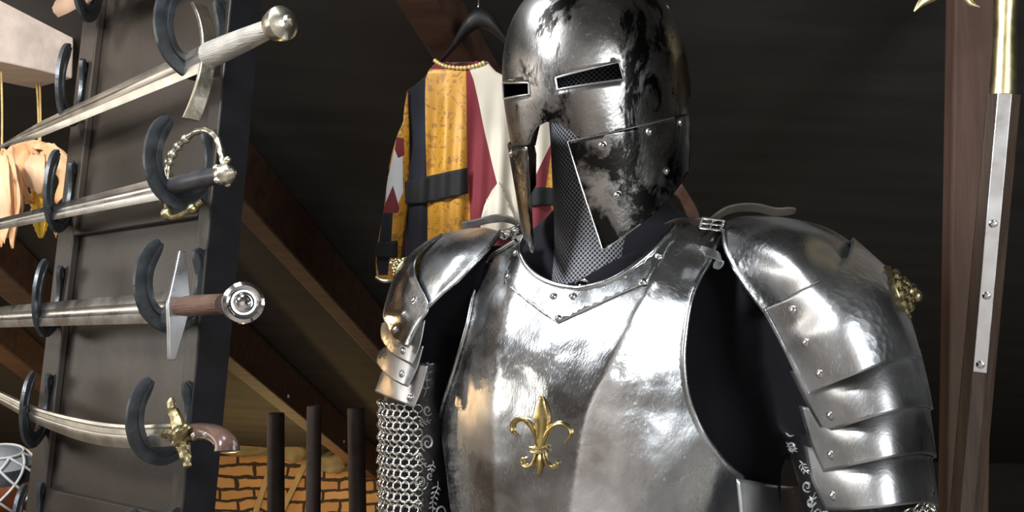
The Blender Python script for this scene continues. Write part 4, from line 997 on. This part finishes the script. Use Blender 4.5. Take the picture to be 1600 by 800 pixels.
pL, tcL, tmL, gL, gmL = pauld((capL, mainL, lameL), [(-1, [(647, 469), (631, 491), (617, 515)]), (0, [(630, 548)]), (1, [(628, 584)]), (2, [(641, 621)])], -1, 'shoulder guard of smooth bright steel')
rim(gL, 'left', .0034, pL); rim(gmL, 'left', .0016, pL)
# lion rosette on the outer face
def rosette(c, ax, up, r, parent, lab):
    mb = MB(); ax = ax.normalized(); u = (up - ax * up.dot(ax)).normalized(); v = ax.cross(u)
    mb.lathe([(r, -.004), (r * 1.02, .001), (r * .96, .005), (r * .88, .005), (r * .84, .003), (r * .6, .008), (r * .3, .012), (0, .013)], c, ax, 28)
    for k in range(14):
        a = 2 * pi * k / 14; mb.sphere(c + (u * cos(a) + v * sin(a)) * r * .70 + ax * .008, r * .17, 6)
    for k in range(9):
        a = 2 * pi * k / 9 + .3; mb.sphere(c + (u * cos(a) + v * sin(a)) * r * .42 + ax * .014, r * .17, 6)
    mb.sphere(c + ax * .016 + u * r * .05, r * .32, 8); mb.sphere(c + ax * .024 - u * r * .12, r * .2, 8)
    for sg in (-1, 1): mb.sphere(c + ax * .024 + v * r * .17 * sg + u * r * .12, r * .1, 6); mb.sphere(c + ax * .018 + v * r * .3 * sg + u * r * .32, r * .12, 6)
    mb.torus(c + ax * .018 - u * r * .3, ax, r * .15, r * .05, 12, 6)
    obj('lion_rosette', mb, M['oldbrass'], parent, label=lab)
rosette(P(1396, 464, 1.16), RT * .93 + UP * .24 - FW * .30, UP - RT * .35, .036, pR, 'antique brass lion ornament')
rosette(P(633, 422, 1.485), -RT * .80 + UP * .5 + FW * .3, UP + RT * .35, .020, pL, 'antique brass lion ornament')
# straps and buckles
def ribbon(name, pts, wdir, wd, th, m, parent, n=6):
    sp = spline([P(*q) for q in pts], n); g = []; k = len(sp)
    for i, p in enumerate(sp):
        t = (sp[min(i + 1, k - 1)] - sp[max(i - 1, 0)]).normalized(); wv = (wdir - t * wdir.dot(t)).normalized(); nv = t.cross(wv)
        ww = wd * (1 if i < k - 3 else (.95, .8, .5)[i - k + 3]); g.append([p + wv * ww + nv * th, p - wv * ww + nv * th, p - wv * ww - nv * th, p + wv * ww - nv * th])
    mb = MB(); o = mb.grid(g, True); mb.f += [[o, o + 1, o + 2, o + 3], [o + 4 * (k - 1) + j for j in range(4)]]; mb.m += [0, 0]
    return obj(name, mb, M[m], parent, angle=30)
WD = (FW * .75 - UP * .55 + RT * .1)
ribbon('shoulder_strap', [(1106, 350, 1.205), (1118, 340, 1.215), (1136, 329, 1.22), (1160, 324, 1.22), (1185, 325, 1.22), (1212, 331, 1.22), (1243, 329, 1.22)], WD, .0065, .0014, 'strap', suit)
ribbon('shoulder_strap', [(1030, 362, 1.27), (1056, 350, 1.24), (1080, 347, 1.22), (1108, 347, 1.205)], WD, .0065, .0014, 'strap', suit)
ribbon('shoulder_strap', [(722, 353, 1.39), (745, 348, 1.39), (765, 343, 1.385), (785, 341, 1.37), (804, 346, 1.36), (818, 355, 1.345)], WD, .0065, .0014, 'strap', suit)
ribbon('neck_strap', [(1046, 285, 1.36), (1062, 300, 1.36), (1076, 322, 1.35), (1086, 348, 1.34)], RT * .8 - UP * .4, .009, .0015, 'strapbrown', suit)
def buckle(x, y, D, ang, w_, h_, parent):
    c = P(x, y, D); u = RT * cos(ang) + UP * sin(ang); v = UP * cos(ang) * .6 - RT * sin(ang) * .6 - FW * .7; mb = MB()
    cs = [c + u * (w_ * a) + v * (h_ * b) for a, b in ((-1, -1), (1, -1), (1, 1), (-1, 1))]
    for i in range(4): mb.tube([cs[i], cs[(i + 1) % 4]], .0016, 8); mb.sphere(cs[i], .0017, 6)
    mb.tube([c - u * w_, c + u * w_ * 1.15], .0013, 8); mb.tube([c + v * -h_, c + v * h_], .0013, 8)
    obj('buckle', mb, M['chrome'], parent)
buckle(1112, 350, 1.19, R(-8), .012, .009, suit); buckle(800, 363, 1.335, R(20), .011, .008, suit)
mb = MB()
for k in range(4): mb.torus(P(788 + 7 * k, 369 - 2.5 * k, 1.335), (UP if k % 2 else FW) + RT * .2, .0042, .0011, 12, 6)
obj('chain_link', mb, M['chrome'], suit)
ribbon('strap_tab', [(1098, 392, 1.16), (1112, 396, 1.165), (1126, 404, 1.17), (1118, 420, 1.17)], FW * .5 + UP * .4, .008, .001, 'lame', suit)

# ------------------------------------------------------------ helmet
HY, HP = R(35), R(12); HC = P(930, 115, 1.27); ha, hb = .1115, .127
he = Vector((cos(HY), -sin(HY), 0)); hf = Vector((-sin(HY) * cos(HP), -cos(HY) * cos(HP), -sin(HP))); hu = hf.cross(he); hu = hu if hu.z > 0 else -hu
H0, HH, E1, E2 = -.03, .155, 2.5, 2.3
def v_of_h(h): return h if h < H0 else H0 + HH * math.asin(min(1, max(0, (h - H0) / HH)) ** (E1 / 2))
def helm(th, v, off=0.0):
    if v < H0: h = v; fr = 1 - .42 * (H0 - v)
    else:
        q = min(pi / 2, (v - H0) / HH); h = H0 + HH * sin(q) ** (2 / E1); fr = max(1e-4, cos(q)) ** (2 / E2)
    return HC + he * ((ha * fr + off) * sin(th)) + hf * ((hb * fr + off) * cos(th)) + hu * (h + (off if v > .15 else 0))
K = .118
def T2(pl): return [(R(a) * K, v_of_h(h)) for a, h in pl]
low_ = [(-179.5, -.045), (-104, -.045), (-95, -.078), (-88, -.080), (-60, -.080), (-17.5, -.081), (-14.5, -.073), (-11, -.065), (-7, -.0592), (0, -.0555), (7, -.0588), (11.5, -.064), (15, -.070), (19.5, -.081), (60, -.080), (88, -.080), (95, -.078), (104, -.045), (179.5, -.045)]
vt = H0 + HH * pi / 2 * .985
skull = T2(low_) + [(R(179.5) * K, vt), (-R(179.5) * K, vt)]
nslit = T2([(9.5, -.0085), (46.5, .0005), (48, -.019), (10, -.0215)]); fslit = T2([(-9.5, -.0085), (-10, -.0215), (-48, -.019), (-46.5, .0005)])
def outward(mb, c):
    s_ = 0
    for f in mb.f:
        a, b, d = mb.v[f[0]], mb.v[f[1]], mb.v[f[2]]; s_ += 1 if (b - a).cross(d - a).dot(a - c) > 0 else -1
    if s_ < 0: mb.f = [f[::-1] for f in mb.f]
    return mb
sk = outward(patch(skull, lambda x, y: helm(x / K, y), .0062, holes=[nslit, fslit]), HC)
# close the crown and the back seam
n_ = 48; o = len(sk.v)
g = [[helm(2 * pi * k / n_, vt + (H0 + HH * pi / 2 - vt) * i / 3) for k in range(n_)] for i in range(4)]
sk.grid(g, True)
g = [[helm(R(179.4 + 1.2 * i / 2), -.045 + (vt + .045) * k / 40, .0003) for i in range(3)] for k in range(41)]; sk.grid(g)
outward(sk, HC)
helmet = obj('helmet', sk, M['helm'], suit, solid=.0022, angle=180, label='great helmet of steel with worn black paint')
mh = bvh(sk)
chk = [(12.7, -.081), (22, -.0795), (32, -.0775), (45, -.075), (55, -.073), (70, -.0695), (85, -.066), (96, -.064), (97, -.09), (92, -.130), (80, -.147), (70, -.161), (60, -.173), (49, -.184), (38, -.196), (29, -.2055), (27, -.2075), (25, -.2065), (22, -.178), (19, -.150), (16.5, -.125), (14.3, -.100)]
near = outward(patch(T2(chk), lambda x, y: helm(x / K, y, .0042 + .010 * max(0, -y - .13)), .006), HC)
cn_ = obj('cheek_plate', near, M['cheek'], helmet, solid=.002, angle=180); tn = bvh(near)
far = outward(patch(T2([(-a - (3.5 if a < 35 else 0), h) for a, h in chk][::-1]), lambda x, y: helm(x / K, y, .0042 + .010 * max(0, -y - .13)), .006), HC)
cf_ = obj('cheek_plate', far, M['cheek'], helmet, solid=.002, angle=180); tf = bvh(far)
mb = MB(); mb.tube([helm(R(a), v_of_h(h), .0046 + .010 * max(0, -h - .13)) for a, h in [(78, -.0678), (70, -.0695), (60, -.072), (45, -.075), (32, -.0775), (22, -.0795), (12.7, -.081), (14.3, -.1), (16.5, -.125), (19, -.15), (22, -.178), (25, -.2065), (27, -.2075), (29, -.2055), (38, -.196), (49, -.184)]], .0009, 6); obj('worn_edge', mb, M['lame'], cn_)
rivets('rivet', tn, [(941, 227), (1015, 206), (1062, 191), (1041, 267), (965, 305)], 5.6, helmet, M['rivet']); rivets('rivet', tf, [(799, 240)], 5, helmet, M['rivet'])
rivets('rivet', mh, [(1043, 10)], 5, helmet, M['rivet'])
# edging wires of slits: thin bright rims
for sl in (nslit, fslit):
    mb = MB(); pl = resamp(sl, .004); pts = [helm(q.x / K, q.y, .0002) for q in pl]; mb.tube(pts + pts[:1], .0011, 6, caps=False); obj('slit_rim', mb, M['lame'], helmet)
# mesh covered head form and scarf
mb = MB(); g = []; rows = [(70, .004), (72, .03), (80, .050), (98, .064), (150, .066), (220, .062), (300, .059), (360, .057), (400, .058), (440, .062), (480, .066)]
gy = spline([(y, r, 0) for y, r in rows], 4); o = 0
for i, q in enumerate(gy):
    c = P(937, q.x, 1.305); row = []
    for k in range(49):
        a = 2 * pi * k / 48; mb.uv[len(mb.v) + len(row)] = (k / 48 * 2 * pi * .06 / .0042, q.x * 1.3 / F / .0042)
        row.append(c + SE * (q.y * cos(a)) + SF * (q.y * 1.08 * sin(a)))
    mb.v += row; g.append(row)
for i in range(len(g) - 1):
    for k in range(48): mb.f.append([i * 49 + k, i * 49 + k + 1, (i + 1) * 49 + k + 1, (i + 1) * 49 + k]); mb.m.append(0)
obj('head_form', mb, M['meshcloth'], suit, angle=180)
mb = MB(); g = []
for (yy, r, yt) in ((462, .056, .50), (452, .063, .50), (450, .070, .50), (456, .078, .48), (468, .088, .42), (490, .098, .35), (520, .104, .3)):
    row = []
    for k in range(48):
        a = 2 * pi * k / 48; c = P(938, yy, 1.30); q = c + SE * (r * 1.05 * cos(a)) + SF * (r * .92 * sin(a)); xx = px(q)[0]
        lift = (xx - 880) * yt * 1.28 / F - (.02 if sin(a) < 0 else .0); row.append(q + SZ * (lift * (.9 if xx > 880 else .55 * -1.0)) + SF * (.004 * sin(5 * a + yy * .05)))
    g.append(row)
gg = [spline([r[j] for r in g], 4) for j in range(48)]; mb.grid([[gg[j][i] for j in range(48)] for i in range(len(gg[0]))], True)
obj('neck_scarf', mb, M['velvet'], suit, angle=180, solid=.003)
mb = MB(); mb.lathe([(.011, -.004), (.0115, 0), (.0095, .003), (.008, .002), (.006, .0035), (0, .004)], P(908, 447, 1.225), SF * .8 + SZ * .6, 20); obj('snap_button', mb, M['chrome'], suit)

# ------------------------------------------------------------ polearm at the right edge
DP = 1.55
top = P(1578, -160, DP); m1 = P(1566, 170, DP); bot = P(1509, 800, DP + .02)
dv = (m1 - bot).normalized(); lo = bot - dv * (bot.z / dv.z); hi = m1 + dv * .02
po = emp('polearm', lo, 'polearm with brass coloured hooked head and steel strip along its dark shaft', 'polearm')
r8 = .0245; fx = (CAM - m1); fx = (fx - dv * fx.dot(dv)).normalized(); ry = dv.cross(fx); ry = ry if ry.x > 0 else -ry
# octagon turned so that one flat looks slightly left of the camera
def oct_(c, r): return [c + (fx * cos(R(22.5 + 45 * k) + R(4)) + ry * sin(R(22.5 + 45 * k) + R(4))) * r for k in range(8)]
mb = MB(); o = mb.grid([oct_(lo, r8), oct_(hi, r8)], True); mb.f += [[o + k for k in range(8)], [o + 8 + k for k in range(8)]]; mb.m += [0, 0]; obj('shaft', mb, M['ashwood'], po, angle=20)
la = R(4); ln_ = fx * cos(la) + ry * sin(la); lt = dv.cross(ln_)
A = P(1531, 581, DP); A = lo + dv * (A - lo).dot(dv); B = hi
fd = r8 * cos(R(22.5)) + .0012
mb = MB(); mb.box((A + B) / 2 + ln_ * fd, dv * ((B - A).length / 2), lt * .0098, ln_ * .0014); lg = obj('langet', mb, M['langet'], po, smooth=False, bevel=.001)
for y in (350, 462, 570):
    c = P(1550, y, DP); c = lo + dv * (c - lo).dot(dv) + ln_ * (fd + .0012); mb = MB(); mb.lathe([(.0062, 0), (.0062, .001), (.004, .0022), (.0012, .0024), (0, .0024)], c, ln_, 14)
    mb.box(c + ln_ * .0024, (dv + lt).normalized() * .0045, (dv - lt).normalized() * .0006, ln_ * .0004); obj('screw', mb, M['rivet'], po)
mb = MB(); sd_ = spline([m1 - dv * .002, m1.lerp(top, .25), m1.lerp(top, .5), m1.lerp(top, .8), top], 5); n = len(sd_)
rr_ = [.0185 + .004 * max(0, 1 - i / 4) * 0 + (.002 * (1 - i / 8) if i < 8 else 0) - .004 * min(1, i / 10) + (.010 * max(0, (i - 8) / 8)) for i in range(n)]
rr_[0] = .0215
mb.tube(sd_, rr_, 24); obj('socket', mb, M['gilt2'], po)
def hook(pts, rad):
    sp = spline([P(x, y, D) for x, y, D in pts], 6); n = len(sp); mb = MB()
    mb.tube(sp, [rad[0] + (rad[1] - rad[0]) * (i / (n - 1)) ** 1.3 for i in range(n)], 12, flat=.5, up=UP + RT * .1); obj('hook', mb, M['gilt2'], po)
hook([(1562, -60, DP), (1520, -40, DP), (1480, -24, DP), (1455, -8, DP), (1440, 4, DP), (1428, 18, DP)], (.022, .0012))
hook([(1562, -50, DP - .004), (1535, -40, DP - .004), (1516, -24, DP - .004), (1511, -8, DP - .004), (1516, 4, DP - .004), (1531, 11, DP - .004)], (.016, .0012))
mb = MB(); g = [[P(1560, -50, DP), P(1560, -130, DP)], [P(1620, -70, DP), P(1625, -150, DP)], [P(1700, -120, DP), P(1700, -180, DP)]]
mb.grid(g); obj('blade', mb, M['gilt2'], po, solid=.006, smooth=False, soff=0)
